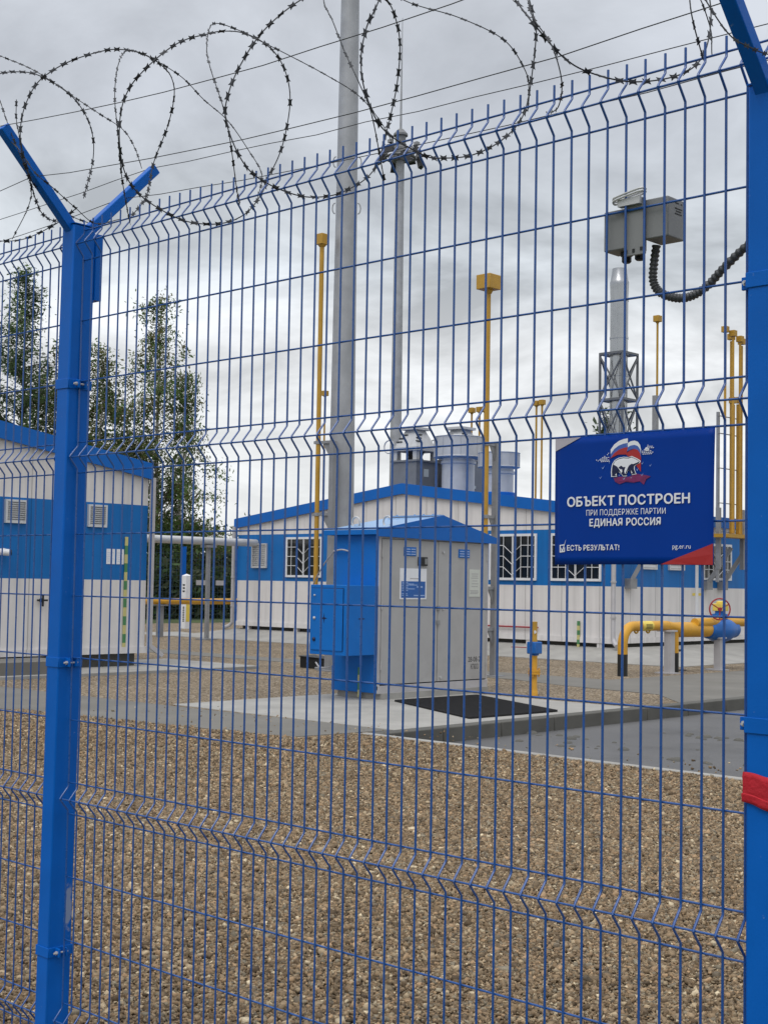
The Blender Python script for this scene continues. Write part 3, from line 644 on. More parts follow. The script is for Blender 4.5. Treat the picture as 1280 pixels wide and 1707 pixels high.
s = MB().bar((-12.9, 22.85, 1.62), (-12.45, 23.1, 2.6), .09, .09); s.box(-12.95, -12.8, 22.72, 22.98, 1.52, 1.74); s.box(-12.5, -12.4, 23.05, 23.15, 2.6, 5.7)
tag(s.build('wall_bracket', 'grey_steel'), 'grey slanting wall bracket and upright under the blue banner by the building corner', 'bracket')

# masts
t = thing('lighting_mast', (-13.76, 14.88, 0), 'thick tapering grey steel mast rising out of the picture behind the cabinet', 'mast')
b = MB(); b.tube([(-13.76, 14.88, 0), (-13.76, 14.88, 17.5)], [.25, .13], 14)
b.build('pole', 'mast_steel', t)
b = MB().lathe((-13.76, 14.88, 0), [(.42, 0), (.42, .04), (.26, .05)], 20)
b.build('base_plate', 'grey_steel', t)
for z in (9.15, 8.30):
    for sx in (-1, 1):
        r = .205; c = (-13.76 + sx * r * .73, 14.88 + sx * r * .685, z)
        MB().tube([(c[0] + sx * .05 * math.sin(k * .52) * .73, c[1] + sx * .05 * math.sin(k * .52) * .685, z + .10 * math.cos(k * .52)) for k in range(7)], .012, 6).build('lifting_lug', 'mast_steel', t)
tw = MB().lathe((-13.76, 14.88, 0), [(.19, 17.4), (.22, 17.42), (.22, 17.6), (.0, 17.62)], 14); tw.build('cap', 'mast_steel', t)
def flood_mast(x, y):
    t = thing('floodlight_mast', (x, y, 0), 'distant floodlight mast with a crown of lamps and a thin lightning spike', 'mast')
    MB().tube([(x, y, 0), (x, y, 20.0)], [.27, .165], 14).build('pole', 'mast_steel', t)
    MB().tube([(x, y, 19.9), (x, y, 25.0)], [.055, .012], 8).build('lightning_rod', 'mast_steel', t)
    h = MB().lathe((x, y, 0), [(.17, 18.95), (.32, 19.0), (.32, 19.5), (.22, 19.6), (.22, 20.0), (.30, 20.02), (.30, 20.1), (.12, 20.3)], 14)
    h.tube([(x + .62 * math.cos(k * .45), y + .62 * math.sin(k * .45), 19.1) for k in range(14)], .05, 6, closed=True)
    for k in range(6): h.bar((x, y, 19.1), (x + .62 * math.cos(k * 1.047), y + .62 * math.sin(k * 1.047), 19.1), .06, .06)
    h.build('crown', 'dark_unit', t)
    for k in range(8):
        a = k * math.pi / 4 + .2; d = Vector((math.cos(a), math.sin(a), 0)); p = Vector((x, y, 19.02 if k % 2 else 19.35)) + d * .78; s = Vector((-d.y, d.x, 0))
        l = MB().prism([p - s * .17 + Vector((0, 0, .16)) - d * .07, p + s * .17 + Vector((0, 0, .16)) - d * .07, p + s * .20 - Vector((0, 0, .22)) + d * .03, p - s * .20 - Vector((0, 0, .22)) + d * .03], d * .14 - Vector((0, 0, .06)))
        l.build('floodlight', 'dark_metal', t)
        MB().bar(p, (x + d.x * .2, y + d.y * .2, p.z + .25), .04, .04).box(p.x - .09, p.x + .09, p.y - .09, p.y + .09, p.z + .17, p.z + .30).build('lamp_bracket', 'grey_steel', t)
flood_mast(-34.66, 38.8)
# ---------------------------------------------------------------- transformer cabinet on its pad
def cabinet():
    xf, xb, ya, yb, zb, ze = -8.95, -9.80, 10.81, 13.10, .09, 2.20
    ym, zr = 12.03, 2.50
    t = thing('transformer_cabinet', ((xf + xb) / 2, (ya + yb) / 2, .01), 'grey and blue steel transformer cabinet with a pitched roof on the concrete pad', 'cabinet')
    MB().box(xb + .06, xf - .06 + .12, ya + .06, yb - .02, .0, zb).build('plinth', 'concrete_light', t)
    b = MB().mat(0).box(xb, xf - .002, ya, yb, zb, ze)
    b.build('body', ['cabinet_blue'], t, bevel=.004)
    fr = MB()                                              # grey front frame and doors on the +x side
    fr.box(xf, xf + .02, ya - .003, ya + .035, zb + .04, ze); fr.box(xf, xf + .02, yb - .035, yb + .003, zb + .04, ze)
    fr.box(xf, xf + .02, ya + .035, yb - .035, ze - .05, ze); fr.box(xf, xf + .025, ya - .003, yb + .003, zb - .005, zb + .10)
    fr.build('front_frame', 'grey_trim', t, bevel=.003)
    yd = 11.99
    MB().box(xf - .0015, xf + .002, ya + .036, yb - .036, zb + .101, ze - .051).build('door_gap_shade', 'ink', t)  # black sheet behind the doors, painting shade into their gaps
    for y0, y1 in ((ya + .045, yd - .006), (yd + .006, yb - .045)):
        d = MB().box(xf + .0022, xf + .026, y0, y1, zb + .115, ze - .055).build('door', 'cabinet_grey', t, bevel=.004)
        yv = y0 + .42 if y0 < 11.5 else y0 + .42
        v = MB().box(xf + .026, xf + .036, yv, yv + .24, 1.93, 2.05)
        v.mat(1)
        for i in range(3):
            for j in range(2): v.box(xf + .036, xf + .044, yv + .02 + j * .11, yv + .11 + j * .11, 1.945 + i * .034, 1.96 + i * .034)
        v.build('door_vent', ['cabinet_blue', 'print_lines'], d)
    each('padlock_lug', 'grey_steel', t, [lambda b, z=z: b.box(xf + .0262, xf + .045, yd - .03, yd + .03, z - .03, z + .03) for z in (1.22, 1.02)])
    each('lock', 'galvanised', t, [lambda b, y=y, z=z: b.cyl((xf + .0262, y, z), (xf + .042, y, z), .02, 10) for y, z in ((12.09, 2.0), (12.10, 1.21), (12.06, .26))])
    each('hinge', 'cabinet_grey', t, [lambda b, y=y, z=z: b.cyl((xf + .03, y, z), (xf + .03, y, z + .1), .012, 8) for y in (ya + .045, yb - .045) for z in (.4, 1.2, 1.9)])
    # pitched roof, ridge along x
    g = MB(); oy, ox = .11, .06
    y0, y1 = ya - oy + .02, yb + oy
    for p, q, zp, zq in ((y0, ym, 2.265, zr), (ym, y1, zr, 2.235)):
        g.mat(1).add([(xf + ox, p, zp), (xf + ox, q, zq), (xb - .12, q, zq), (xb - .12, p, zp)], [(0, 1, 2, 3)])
        g.mat(0).add([(xf + ox, p, zp - .035), (xf + ox, q, zq - .035), (xb - .12, q, zq - .035), (xb - .12, p, zp - .035)], [(3, 2, 1, 0)])
    g.mat(0).poly([(xb - .12, y1, 2.20), (xb - .12, y1, 2.235), (xb - .12, ym, zr), (xb - .12, y0, 2.265), (xb - .12, y0, 2.20)])
    g.mat(0).add([(xf + ox, y0, 2.20), (xb - .12, y0, 2.20), (xb - .12, y0, 2.265), (xf + ox, y0, 2.265)], [(0, 3, 2, 1)]); g.add([(xf + ox, y1, 2.16), (xb - .12, y1, 2.16), (xb - .12, y1, 2.235), (xf + ox, y1, 2.235)], [(0, 1, 2, 3)])
    g.build('roof', ['cabinet_blue', 'roof_sky_sheen'], t, smooth=False)
    g = MB().prism([(xf + ox - .004, y0 - .01, 2.175), (xf + ox - .004, y1 + .01, 2.15), (xf + ox - .004, y1 + .01, 2.235), (xf + ox - .004, ym, zr + .012), (xf + ox - .004, y0 - .01, 2.27)], (.02, 0, 0))
    g.build('gable_panel', 'trim_blue', t)
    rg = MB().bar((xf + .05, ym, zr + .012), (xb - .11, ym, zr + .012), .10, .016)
    for i in range(6): rg.box(xf - .1 - i * .17, xf - .08 - i * .17, ym - .05, ym - .03, zr + .02, zr + .035)
    rg.build('ridge_cap', 'roof_sky_sheen', t)
    for i, x in enumerate((-9.12, -9.72)):
        r = MB(); z = 2.36 if i else 2.36; y = 11.15
        r.tube([(x + .075 * math.cos(a * .45), y, z + .075 * math.sin(a * .45) + .03) for a in range(14)], .014, 8, closed=True); r.box(x - .06, x + .06, y - .03, y + .03, z - .07, z - .04)
        r.build('lifting_eye', 'galvanised', t)
    # meter box hung on the near end
    bx0, bx1, by0 = -9.62, -8.952, 10.21
    mb = MB().box(bx0, bx1, by0, ya - .002, .60, 1.52).build('meter_box', 'cabinet_blue', t, bevel=.006)
    d = MB().box(bx0 + .04, bx1 - .05, by0 - .014, by0 - .001, .66, 1.47); d.build('meter_box_door', 'cabinet_blue', mb, bevel=.004)
    s = MB().box(bx0 + .035, bx0 + .045, by0 - .006, by0 - .001, .655, 1.475).box(bx0 + .04, bx1 - .045, by0 - .006, by0 - .001, 1.47, 1.478).box(bx1 - .05, bx1 - .042, by0 - .006, by0 - .001, .655, 1.475); s.build('door_gap', 'navy', mb)
    each('door_lock', 'galvanised', mb, [lambda b, z=z, r=r: b.lathe((bx0 + .10, by0 - .0145, z), [(r, 0), (r, -.012), (r * .4, -.022)], 12, 'y') for z, r in ((1.38, .013), (1.08, .02))])
    MB().lathe((bx0 + .10, by0 - .0145, .80), [(.026, 0), (.026, -.012), (.012, -.024)], 12, 'y').build('keyhole_cover', 'navy', mb)
    st = MB()
    def star(b, c, ux, r):
        pts = []
        for q in range(8):
            a = q * math.pi / 4; rr = r if q % 2 == 0 else r * .22
            pts.append((c[0] + ux[0] * rr * math.sin(a), c[1] + ux[1] * rr * math.sin(a), c[2] + rr * math.cos(a) * 1.25))
        b.poly(pts)
    star(st, (-9.34, by0 - .0155, 1.08), (1, 0), .06); st.build('star_mark', 'navy', mb, smooth=False)
    st = MB(); star(st, (bx1 + .002, 10.5, 1.08), (0, 1), .07); st.build('star_mark', 'navy', mb, smooth=False)
    cb = MB(); MB().tube(spline([(-9.45, 10.5, .6), (-9.5, 10.5, .44), (-9.75, 10.55, .40), (-10.0, 10.7, .45)]), .012, 6).build('cable', 'grey_trim', t); cb.tube(spline([(-9.78, 10.79, 1.98), (-9.6, 10.76, 2.0), (-9.5, 10.8, 1.98)]), .012, 6)
    cb.tube(spline([(-9.78, 10.79, 1.98), (-10.1, 10.9, 1.78), (-10.5, 11.1, 1.5), (-10.6, 11.2, 1.2)]), .010, 6)
    cb.build('cable', 'grey_trim', t)
    e = MB()
    for i in range(4): e.mat(i % 2).box(-9.29, -9.24, ya - .012, ya - .002, .02 + i * .1, .12 + i * .1)
    e.build('earth_strip', ['tape_yellow', 'tape_green'], t)
    # stencilled date
    V, F = text_mesh('28-08-21'); w, h = .30, .075
    st = MB().add([(xf + .0275, 12.66 + x * w, .455 + y * h) for x, y, _ in V], F); V, F = text_mesh('КПЮО'); st.add([(xf + .0275, 12.72 + x * .17, .35 + y * .075) for x, y, _ in V], F)
    st.build('stencil', 'ink', t, smooth=False)
    # things stuck on the doors
    p = MB().box(xf + .027, xf + .032, 11.20, 11.74, 1.34, 1.76); p.mat(1).box(xf + .032, xf + .0328, 11.225, 11.715, 1.36, 1.585); p.mat(2)
    for i in range(9):
        p.box(xf + .0328, xf + .0334, 11.24, 11.24 + (.12, .24, .13, .12, .26, .12, 0.001, .11, .12)[i], 1.565 - i * .022, 1.575 - i * .022)
    p.box(xf + .0328, xf + .0334, 11.38, 11.55, 1.53, 1.54); p.box(xf + .0328, xf + .0334, 11.54, 11.66, 1.50, 1.52); p.box(xf + .0328, xf + .0334, 11.48, 11.70, 1.385, 1.40); p.mat(3).box(xf + .032, xf + .0328, 11.40, 11.60, 1.615, 1.63)
    tag(p.build('information_poster', ['paper', 'print_blue', 'print_lines', 'grey_trim'], smooth=False), 'white and blue printed information poster on the grey cabinet door', 'poster')
    p = MB().box(xf + .027, xf + .030, 12.66, 12.90, 1.38, 1.77); p.mat(1)
    for z, a, q in ((1.70, .05, .2), (1.67, .06, .19), (1.64, .04, .2), (1.60, .07, .18), (1.56, .06, .2), (1.52, .05, .19), (1.46, .02, .2), (1.44, .03, .21), (1.42, .02, .19)): p.box(xf + .030, xf + .0305, 12.66 + a, 12.66 + q, z, z + .012)
    tag(p.build('notice_sheet', ['paper_old', 'cabinet_grey'], smooth=False), 'single yellowed paper notice on the right cabinet door', 'notice')
    q = MB().box(xf + .027, xf + .05, 11.56, 11.74, 1.80, 1.92); q.mat(1).box(xf + .05, xf + .054, 11.68, 11.73, 1.82, 1.90)
    tag(q.build('warning_plate', ['black_paint', 'box_plastic'], bevel=.004), 'small black plate above the poster on the cabinet door', 'plate')
cabinet()

# rubber mat before the cabinet
def rubber_mat():
    A, B_, D = Vector((-8.60, 10.80, .012)), Vector((-6.50, 9.79, .012)), Vector((-8.52, 12.38, .012)); e1, e2 = B_ - A, D - A
    P = lambda s, t_, z: tuple(A + e1 * s + e2 * t_ + Vector((0, 0, z)))
    b = MB().prism([P(0, 0, 0), P(1, 0, 0), P(1, 1, 0), P(0, 1, 0)], (0, 0, .016))
    for i in range(26): b.prism([P(.005 + i * .0385, 0, .016), P(.020 + i * .0385, 0, .016), P(.020 + i * .0385, 1, .016), P(.005 + i * .0385, 1, .016)], (0, 0, .007))
    for i in range(58):
        for t_ in (0, 1): c = P((i + .5) / 58, t_, 0); b.cyl(c, (c[0], c[1], c[2] + .022), .016, 8)
    for i in range(40):
        for s in (0, 1): c = P(s, (i + .5) / 40, 0); b.cyl(c, (c[0], c[1], c[2] + .022), .016, 8)
    tag(b.build('rubber_mat', 'rubber'), 'black ribbed rubber mat lying on the pad before the cabinet doors', 'mat')
rubber_mat()

# black plastic trough behind the cabinet
b = MB().prism([(-14.60, 14.74, .0), (-13.74, 14.74, .0), (-13.74, 14.74, .17), (-14.60, 14.74, .20)], (0, .36, 0)); b.prism([(-14.62, 14.72, .20), (-13.72, 14.72, .17), (-13.72, 14.72, .19), (-14.62, 14.72, .22)], (0, .40, 0))
tag(b.build('cable_trough', 'black_paint', bevel=.01), 'low black box lying on the gravel left of the blue meter box', 'box')

# ---------------------------------------------------------------- gas pipework on the right
def pipework():
    x, z, r = -9.85, .865, .088
    t = thing('gas_pipeline', (x, 18, 0), 'yellow gas pipe rising from the gravel, bending level toward the right post', 'pipe')
    arc = [(x, 17.98 + .32 * (1 - math.cos(a)), z - .32 + .32 * math.sin(a)) for a in np.linspace(0, math.pi / 2, 10)]
    MB().tube([(x, 17.98, .38)] + arc + [(x, 19.4, z)], r, 18).build('pipe_bend', 'yellow_paint', t)
    MB().tube([(x, 19.4, z), (x, 19.62, z - .03), (x, 19.85, z - .08), (x, 20.84, z - .09)], [r, r, .14, .14], 20).build('main_pipe', 'yellow_paint', t)
    MB().tube([(x, 17.98, -.05), (x, 17.98, .381)], r * 1.01, 18).build('pipe_foot', 'black_paint', t)
    MB().tube([(x, 19.69, .36), (x, 19.69, .75)], .07, 14).build('branch_leg', 'yellow_paint', t)
    MB().tube([(x, 19.69, -.05), (x, 19.69, .361)], .072, 14).build('pipe_foot', 'black_paint', t)
    sl = MB().tube([(x, 18.52, z), (x, 18.86, z)], r * 1.02, 18); sl.mat(1)
    for i in range(4): sl.box(x + r * .98 - .02, x + r * 1.03 + .002, 18.60, 18.80, z - .05 + i * .025, z - .042 + i * .025)
    sl.build('pipe_label', ['yellow_bright', 'ink'], t)
    MB().tube([(x + .05, 20.3, z + .04), (x + .05, 24, z + .05)], .09, 14).build('second_pipe', 'yellow_paint', t)
    each('pipe_hanger', 'yellow_dull', t, [lambda b, y=y: b.tube([(x + .03, y + .055 * math.cos(a), z - .07 - .05 * math.sin(a)) for a in np.linspace(0, math.pi, 8)], .016, 8) for y in (18.36, 18.74)])
    for y, hgt in ((19.36, z - r - .02), (21.12, .60)):
        s = MB().box(x + .02, x + .16, y - .07, y + .07, .02, hgt); s.box(x - .14, x + .24, y - .13, y + .13, 0, .02); s.box(x - .12, x + .2, y - .1, y + .1, hgt, hgt + .03)
        s.build('pipe_support', 'grey_trim', t)
    s = MB().tube([(x - .35, 20.3, 0), (x - .35, 20.3, .75)], .045, 10); s.tube([(x - .35, 20.3, .36), (x - .35, 20.3, .40)], .11, 12); s.tube([(x - .35, 20.3, 0), (x - .35, 20.3, .02)], .2, 12); s.build('drain_stub', 'bark', t)
    v = thing('gate_valve', (x, 21.05, .5), 'blue round bodied gate valve at the end of the yellow pipe by the post', 'valve')
    zc = z - .10
    b = MB().lathe((x, 20.84, zc), [(.15, 0), (.165, .02), (.165, .06), (.17, .10), (.225, .28), (.245, .48), (.225, .68), (.17, .86), (.165, .90), (.165, .98), (.15, 1.0)], 24, 'y')
    b.lathe((x, 21.32, 0), [(.10, zc + .22), (.16, zc + .25), (.16, zc + .30), (.10, zc + .31), (.10, zc + .36)], 16); b.cyl((x, 21.32, zc - .29), (x, 21.32, zc - .22), .035, 8)
    b.build('valve_body', 'valve_blue', v)
    MB().box(x - .10, x + .10, 21.20, 21.46, zc + .36, zc + .50).lathe((x, 21.33, 0), [(.08, zc + .5), (.08, zc + .54), (.04, zc + .55)], 12).build('gearbox', 'yellow_bright', v, bevel=.008)
    w = MB(); c = Vector((x + .22, 20.92, zc + .40)); ax = Vector((.75, -.66, 0)); e1 = Vector((.66, .75, 0)); e2 = Vector((0, 0, 1))
    w.tube([c + e1 * .20 * math.cos(k * .2618) + e2 * .20 * math.sin(k * .2618) for k in range(24)], .014, 8, closed=True)
    for k in range(3): w.tube([c, c + (e1 * math.cos(k * 2.094 + .5) + e2 * math.sin(k * 2.094 + .5)) * .20], .011, 6)
    w.cyl(c - ax * .03, c + ax * .03, .035, 10); w.cyl(c, (x, 21.26, zc + .41), .014, 8); w.build('handwheel', 'red_paint', v)
pipework()

def riser():
    x, y = -8.18, 13.23
    t = thing('valve_riser', (x, y, 0), 'short yellow valve riser with a blue actuator box on the gravel right of cabinet', 'valve riser')
    MB().lathe((x, y, 0), [(.055, -.02), (.055, .06), (.048, .07), (.048, .10), (.042, .12), (.042, .60)], 16).build('lower_pipe', 'yellow_paint', t)
    f = MB().lathe((x, y, .30), [(.085, 0), (.085, .025), (.08, .026), (.08, .034), (.085, .035), (.085, .06)], 18)
    for k in range(4): f.cyl((x + .068 * math.cos(k * 1.57 + .4), y + .068 * math.sin(k * 1.57 + .4), .27), (x + .068 * math.cos(k * 1.57 + .4), y + .068 * math.sin(k * 1.57 + .4), .39), .011, 6)
    f.build('flange', 'yellow_paint', t)
    b = MB().box(x - .075, x + .075, y - .085, y + .085, .59, .76); b.box(x - .05, x + .05, y - .05, y + .05, .565, .59)
    b.build('actuator', 'valve_blue', t, bevel=.012)
    MB().lathe((x, y, .76), [(.040, 0), (.040, .03), (.036, .04), (.038, .28), (.032, .285)], 16).build('upper_pipe', 'yellow_dull', t)
    MB().add([(x + .025, y - .04, .87), (x + .05, y - .02, .89), (x + .045, y - .03, .92), (x + .022, y - .046, .92)], [(0, 1, 2, 3)]).build('sticker', 'white_trim', t)
    MB().tube([(x - .05, y - .12, .68), (x - .19, y - .29, .685)], .007, 6).build('lever', 'red_paint', t)
riser()

# gas marker column between the buildings
def marker():
    x, y = -31.1, 25.3
    t = thing('marker_post', (x, y, 0), 'white and yellow gas marker column standing between the two buildings', 'marker post')
    d = Vector((.728, .685, 0)); n = Vector((.685, -.728, 0)); w = .16
    p = [Vector((x, y, 0)) - d * w, Vector((x, y, 0)) + n * .10, Vector((x, y, 0)) + d * w, Vector((x, y, 0)) - n * .12]
    MB().prism(p, (0, 0, 1.68)).build('column', 'white_trim', t)
    c = Vector((x, y, 1.74)); q = [v + Vector((0, 0, 1.68)) for v in p]
    MB().add([tuple(v) for v in q] + [tuple(c)], [(0, 1, 4), (1, 2, 4), (2, 3, 4), (3, 0, 4)]).build('cap', 'paper', t, smooth=False)
    y_ = MB()
    a, b = p[1], p[2]
    def face(b_, a, b, s0, s1, z0, z1, o): 
        b_.add([tuple(a.lerp(b, s0) + o + Vector((0, 0, z0))), tuple(a.lerp(b, s1) + o + Vector((0, 0, z0))), tuple(a.lerp(b, s1) + o + Vector((0, 0, z1))), tuple(a.lerp(b, s0) + o + Vector((0, 0, z1)))], [(0, 1, 2, 3)])
    o = n * .004
    face(y_, a, b, .12, .85, .22, .80, o); y_.build('yellow_panel', 'yellow_bright', t)
    k = MB(); a2, b2 = p[0], p[1]
    for i in range(9): face(k, a2, b2, .40, .75, .22 + i * .055, .255 + i * .055, o)
    for i in range(3): face(k, a2, b2, .3, .75, 1.16 + i * .10, 1.21 + i * .10, o)
    face(k, a2, b2, .1, .9, .86, .875, o); face(k, a, b, .1, .9, .86, .875, o)
    k.build('marking', 'ink', t)
marker()

# ---------------------------------------------------------------- far perimeter fence and growth beyond
def far_fence():
    x = -36.0
    t = thing('perimeter_fence', (x, 30, 0), 'far blue mesh perimeter fence between the buildings with small plates', 'fence')
    for y in np.arange(16.0, 50, 2.61): MB().box(x - .04, x + .04, y - .10, y + .10, 0, 2.75).build('fence_post', 'post_blue', t)
    b = MB()
    for y in np.arange(16, 50, .15): b.box(x - .0025, x + .0025, y - .0025, y + .0025, .05, 2.6)
    for z in np.arange(.1, 2.7, .2): b.box(x - .0025, x + .0025, 16, 50, z - .003, z + .003)
    b.build('mesh_panel', 'far_mesh', t)
    for y in (29.87, 30.8): MB().box(x + .012, x + .02, y - .22, y + .22, 1.36, 1.54).build('fence_plate', 'grey_trim', t)
far_fence()

def leaf_quads(C, s, rng, droop=0.0):
    """C: (n,3) centres -> quad soup of small leaf clumps"""
    n = len(C); d = rng.normal(0, 1, (n, 3)); d[:, 2] = d[:, 2] * .6 - droop; d /= np.linalg.norm(d, axis=1)[:, None]
    e = np.cross(d, rng.normal(0, 1, (n, 3))); e /= np.linalg.norm(e, axis=1)[:, None]
    L_ = s * rng.uniform(.6, 1.5, n)[:, None]; Wd = L_ * rng.uniform(.3, .6, n)[:, None]
    return np.stack([C - d * L_, C + e * Wd * .8 - d * L_ * .1, C + d * L_, C - e * Wd * .7 + d * L_ * .2], 1)
def foliage(name, groups, parent, origin, kind=None):
    """groups: list of (quads, material)"""
    me = bpy.data.meshes.new(name); Q = np.concatenate([q for q, _ in groups]) - np.array(origin); n = len(Q)
    me.vertices.add(n * 4); me.vertices.foreach_set('co', Q.reshape(-1).astype(np.float32))
    me.loops.add(n * 4); me.loops.foreach_set('vertex_index', np.arange(n * 4, dtype=np.int32))
    me.polygons.add(n); me.polygons.foreach_set('loop_start', (np.arange(n) * 4).astype(np.int32))
    idx = []
    for i, (q, m) in enumerate(groups): me.materials.append(M[m]); idx.append(np.full(len(q), i, np.int32))
    me.update(calc_edges=True); me.polygons.foreach_set('material_index', np.concatenate(idx))
    o = bpy.data.objects.new(name, me); COL.objects.link(o); place(o, origin, parent); tag(o, kind=kind); return o
def tree(x, y, h, spread, label, seed, base=.25, nl=60, leaves=9000, mats=('leaf_green', 'leaf_dark', 'leaf_olive'), bark='birch_bark', droop=.5, leaf=.13, lean=0.0, top_narrow=1.0, group='trees beyond the yard'):
    rng = np.random.default_rng(seed)
    t = thing('birch_tree' if bark == 'birch_bark' else 'pine_tree', (x, y, 0), label, 'tree', group)
    b = MB(); tr = []
    for i in range(9):
        f = i / 8; tr.append((x + lean * f + rng.normal(0, .12) * f, y + rng.normal(0, .12) * f, -.1 + h * .97 * f))
    b.tube(spline(tr, 3), list(np.interp(np.linspace(0, 1, 25), [0, .05, 1], [.026 * h * .55, .02 * h * .5, .012])), 8)
    lb = b; C = []
    for i in range(nl):
        f = base + (1 - base) * (i + rng.uniform(0, 1)) / nl; z = h * f * .97; a = rng.uniform(0, 6.283)
        g = (f - base) / (1 - base); ln = spread * (.35 + .65 * math.sin(min(1, .25 + g * .85) * math.pi) ** .8) * rng.uniform(.45, 1.25) * (1 - .72 * g * top_narrow)
        cx = np.interp(f, np.linspace(0, 1, 9), [p[0] for p in tr]); cy = np.interp(f, np.linspace(0, 1, 9), [p[1] for p in tr])
        up = ln * rng.uniform(.15, .75) * (1.2 - g * .4)
        p0 = Vector((cx, cy, z)); p1 = p0 + Vector((math.cos(a) * ln * .5, math.sin(a) * ln * .5, up * .8)); p2 = p0 + Vector((math.cos(a) * ln, math.sin(a) * ln, up * .9 - droop * ln * .45))
        lb.tube(spline([p0, p1, p2], 3), list(np.linspace(.016 * h * .25 * (1 - .7 * g), .008, 7)), 5)
        k = max(3, int(ln * 4.2))
        for j in range(k):
            s = .25 + .8 * (j + rng.uniform(0, 1)) / k; q = p0.lerp(p1, min(1, s * 2)) if s < .5 else p1.lerp(p2, (s - .5) * 2)
            C.append((q.x + rng.normal(0, .15), q.y + rng.normal(0, .15), q.z + rng.normal(0, .15), rng.uniform(.09, .30), g))
    lb.build('trunk', bark, t)
    C = np.array(C); w = C[:, 3] ** 1.6; pick = rng.choice(len(C), leaves, p=w / w.sum())
    P = C[pick, :3] + rng.normal(0, 1, (leaves, 3)) * C[pick, 3][:, None] * np.array([1, 1, .8]); P[:, 2] -= np.abs(rng.normal(0, .28, leaves)) * droop
    Q = leaf_quads(P, leaf, rng, droop * .8); mi = (pick * 7 + rng.integers(0, 2, leaves)) % 5
    sel = np.where(mi < 2, 0, np.where(mi < 4, 1, 2))
    foliage('crown', [(Q[sel == i], mats[i]) for i in range(3)], t, (x, y, h * .4))
tree(-47.2, 29.2, 14.9, 3.0, 'dark pointed tree left of the near fence post', 11, bark='bark', mats=('needle', 'leaf_dark', 'leaf_green'), droop=.15, nl=90, leaves=19000, leaf=.078, top_narrow=.95)
tree(-45.9, 30.5, 11.8, 2.9, 'bushy tree half hidden behind the near fence post', 12, droop=.4, leaves=15000, leaf=.078, top_narrow=.6, mats=('leaf_olive', 'leaf_dark', 'leaf_green'))
tree(-43.05, 33.1, 13.9, 2.8, 'tall birch right of the near fence post with drooping twigs', 13, droop=.8, nl=75, leaves=19000, leaf=.078, base=.14, top_narrow=.55, mats=('leaf_green', 'leaf_olive', 'leaf_dark'))
tree(-44.9, 31.5, 11.6, 2.7, 'birch with brownish leaves just right of the near post', 16, droop=.6, leaves=15000, leaf=.078, top_narrow=.6, mats=('leaf_olive', 'leaf_green', 'leaf_dark'))
tree(-42.4, 33.7, 10.6, 1.5, 'slender drooping birch nearest the thick grey mast', 14, droop=1.3, nl=50, leaves=7000, leaf=.08, lean=.5, base=.12, top_narrow=.35)
tree(-49.8, 26.6, 12.4, 3.4, 'leafy tree at the left edge behind the blue roof', 15, droop=.4, leaves=15000, leaf=.095, top_narrow=.6)
tree(-30.2, 47.2, 9.0, 2.2, 'dark spruce top showing behind the steel chimney', 21, bark='bark', mats=('needle', 'needle', 'leaf_dark'), droop=.1, leaves=6000, leaf=.15, group=None)
def bush(x, y, h, r, label, seed, n=2600, mats=('leaf_green', 'leaf_dark', 'leaf_olive')):
    rng = np.random.default_rng(seed)
    t = thing('bush', (x, y, 0), label, 'bush', 'bushes beyond the far fence')
    s = MB(); cl = []
    for i in range(14):
        a = rng.uniform(0, 6.28); q = rng.uniform(.2, 1) * r; z = h * rng.uniform(.3, .95); s.tube([(x, y, 0), (x + math.cos(a) * q * .5, y + math.sin(a) * q * .5, z * .6), (x + math.cos(a) * q, y + math.sin(a) * q, z)], [.04, .025, .01], 5); cl.append((x + math.cos(a) * q, y + math.sin(a) * q, z, rng.uniform(.3, .6)))
        cl.append((x + math.cos(a) * q, y + math.sin(a) * q, z * .45, rng.uniform(.3, .6)))
    s.build('stem', 'bark', t); cl = np.array(cl); pk = rng.choice(len(cl), n); P = cl[pk, :3] + rng.normal(0, 1, (n, 3)) * cl[pk, 3][:, None]; P[:, 2] = np.abs(P[:, 2])
    Q = leaf_quads(P, .13, rng, .1); m = (pk + rng.integers(0, 2, n)) % 3
    foliage('crown', [(Q[m == i], mats[i]) for i in range(3)], t, (x, y, h * .5))
bush(-44.0, 37.2, 4.4, 1.5, 'tallest round bush at the corner of the service building', 31)
bush(-43.0, 35.0, 3.6, 1.3, 'bush in the gap between the two buildings, above the pale pipe', 32)
bush(-41.5, 33.2, 3.8, 1.2, 'dark dense bush by the left building downpipe', 33, mats=('leaf_dark', 'leaf_dark', 'leaf_green'))
bush(-29.6, 46.0, 7.4, .5, 'thin leafy top beside the steel chimney', 34, n=500, mats=('needle', 'needle', 'leaf_dark'))
# far scrub on the bank behind the fence, one mass
rng = np.random.default_rng(5)
n = 26000; Y = rng.uniform(14, 56, n); X = -39.5 - rng.gamma(1.6, 1.6, n); Z = rng.uniform(0, 1, n) ** .8 * (2.3 + .7 * np.sin(Y * .9) * np.sin(Y * .37 + 1) + (-39.5 - X) * .10)
Q = leaf_quads(np.stack([X, Y, Z], 1), .19, rng, .1); mi = (np.floor(Y * 1.3) + np.floor(Z * 2) + rng.integers(0, 2, n)).astype(int) % 4
foliage('undergrowth', [(Q[mi == 0], 'leaf_dark'), (Q[mi == 1], 'scrub'), (Q[mi >= 2], 'scrub')], None, (-40, 35, 0), kind='stuff')['label'] = 'dark green scrub growing on the bank behind the far fence'
n = 16000; Y = rng.uniform(-60, 120, n); X = -84 - rng.gamma(2, 3, n); Z = rng.uniform(0, 1, n) * (5.0 + 1.5 * np.sin(Y * .31) + np.sin(Y * .83))
Q = leaf_quads(np.stack([X, Y, Z], 1), .45, rng, .1)
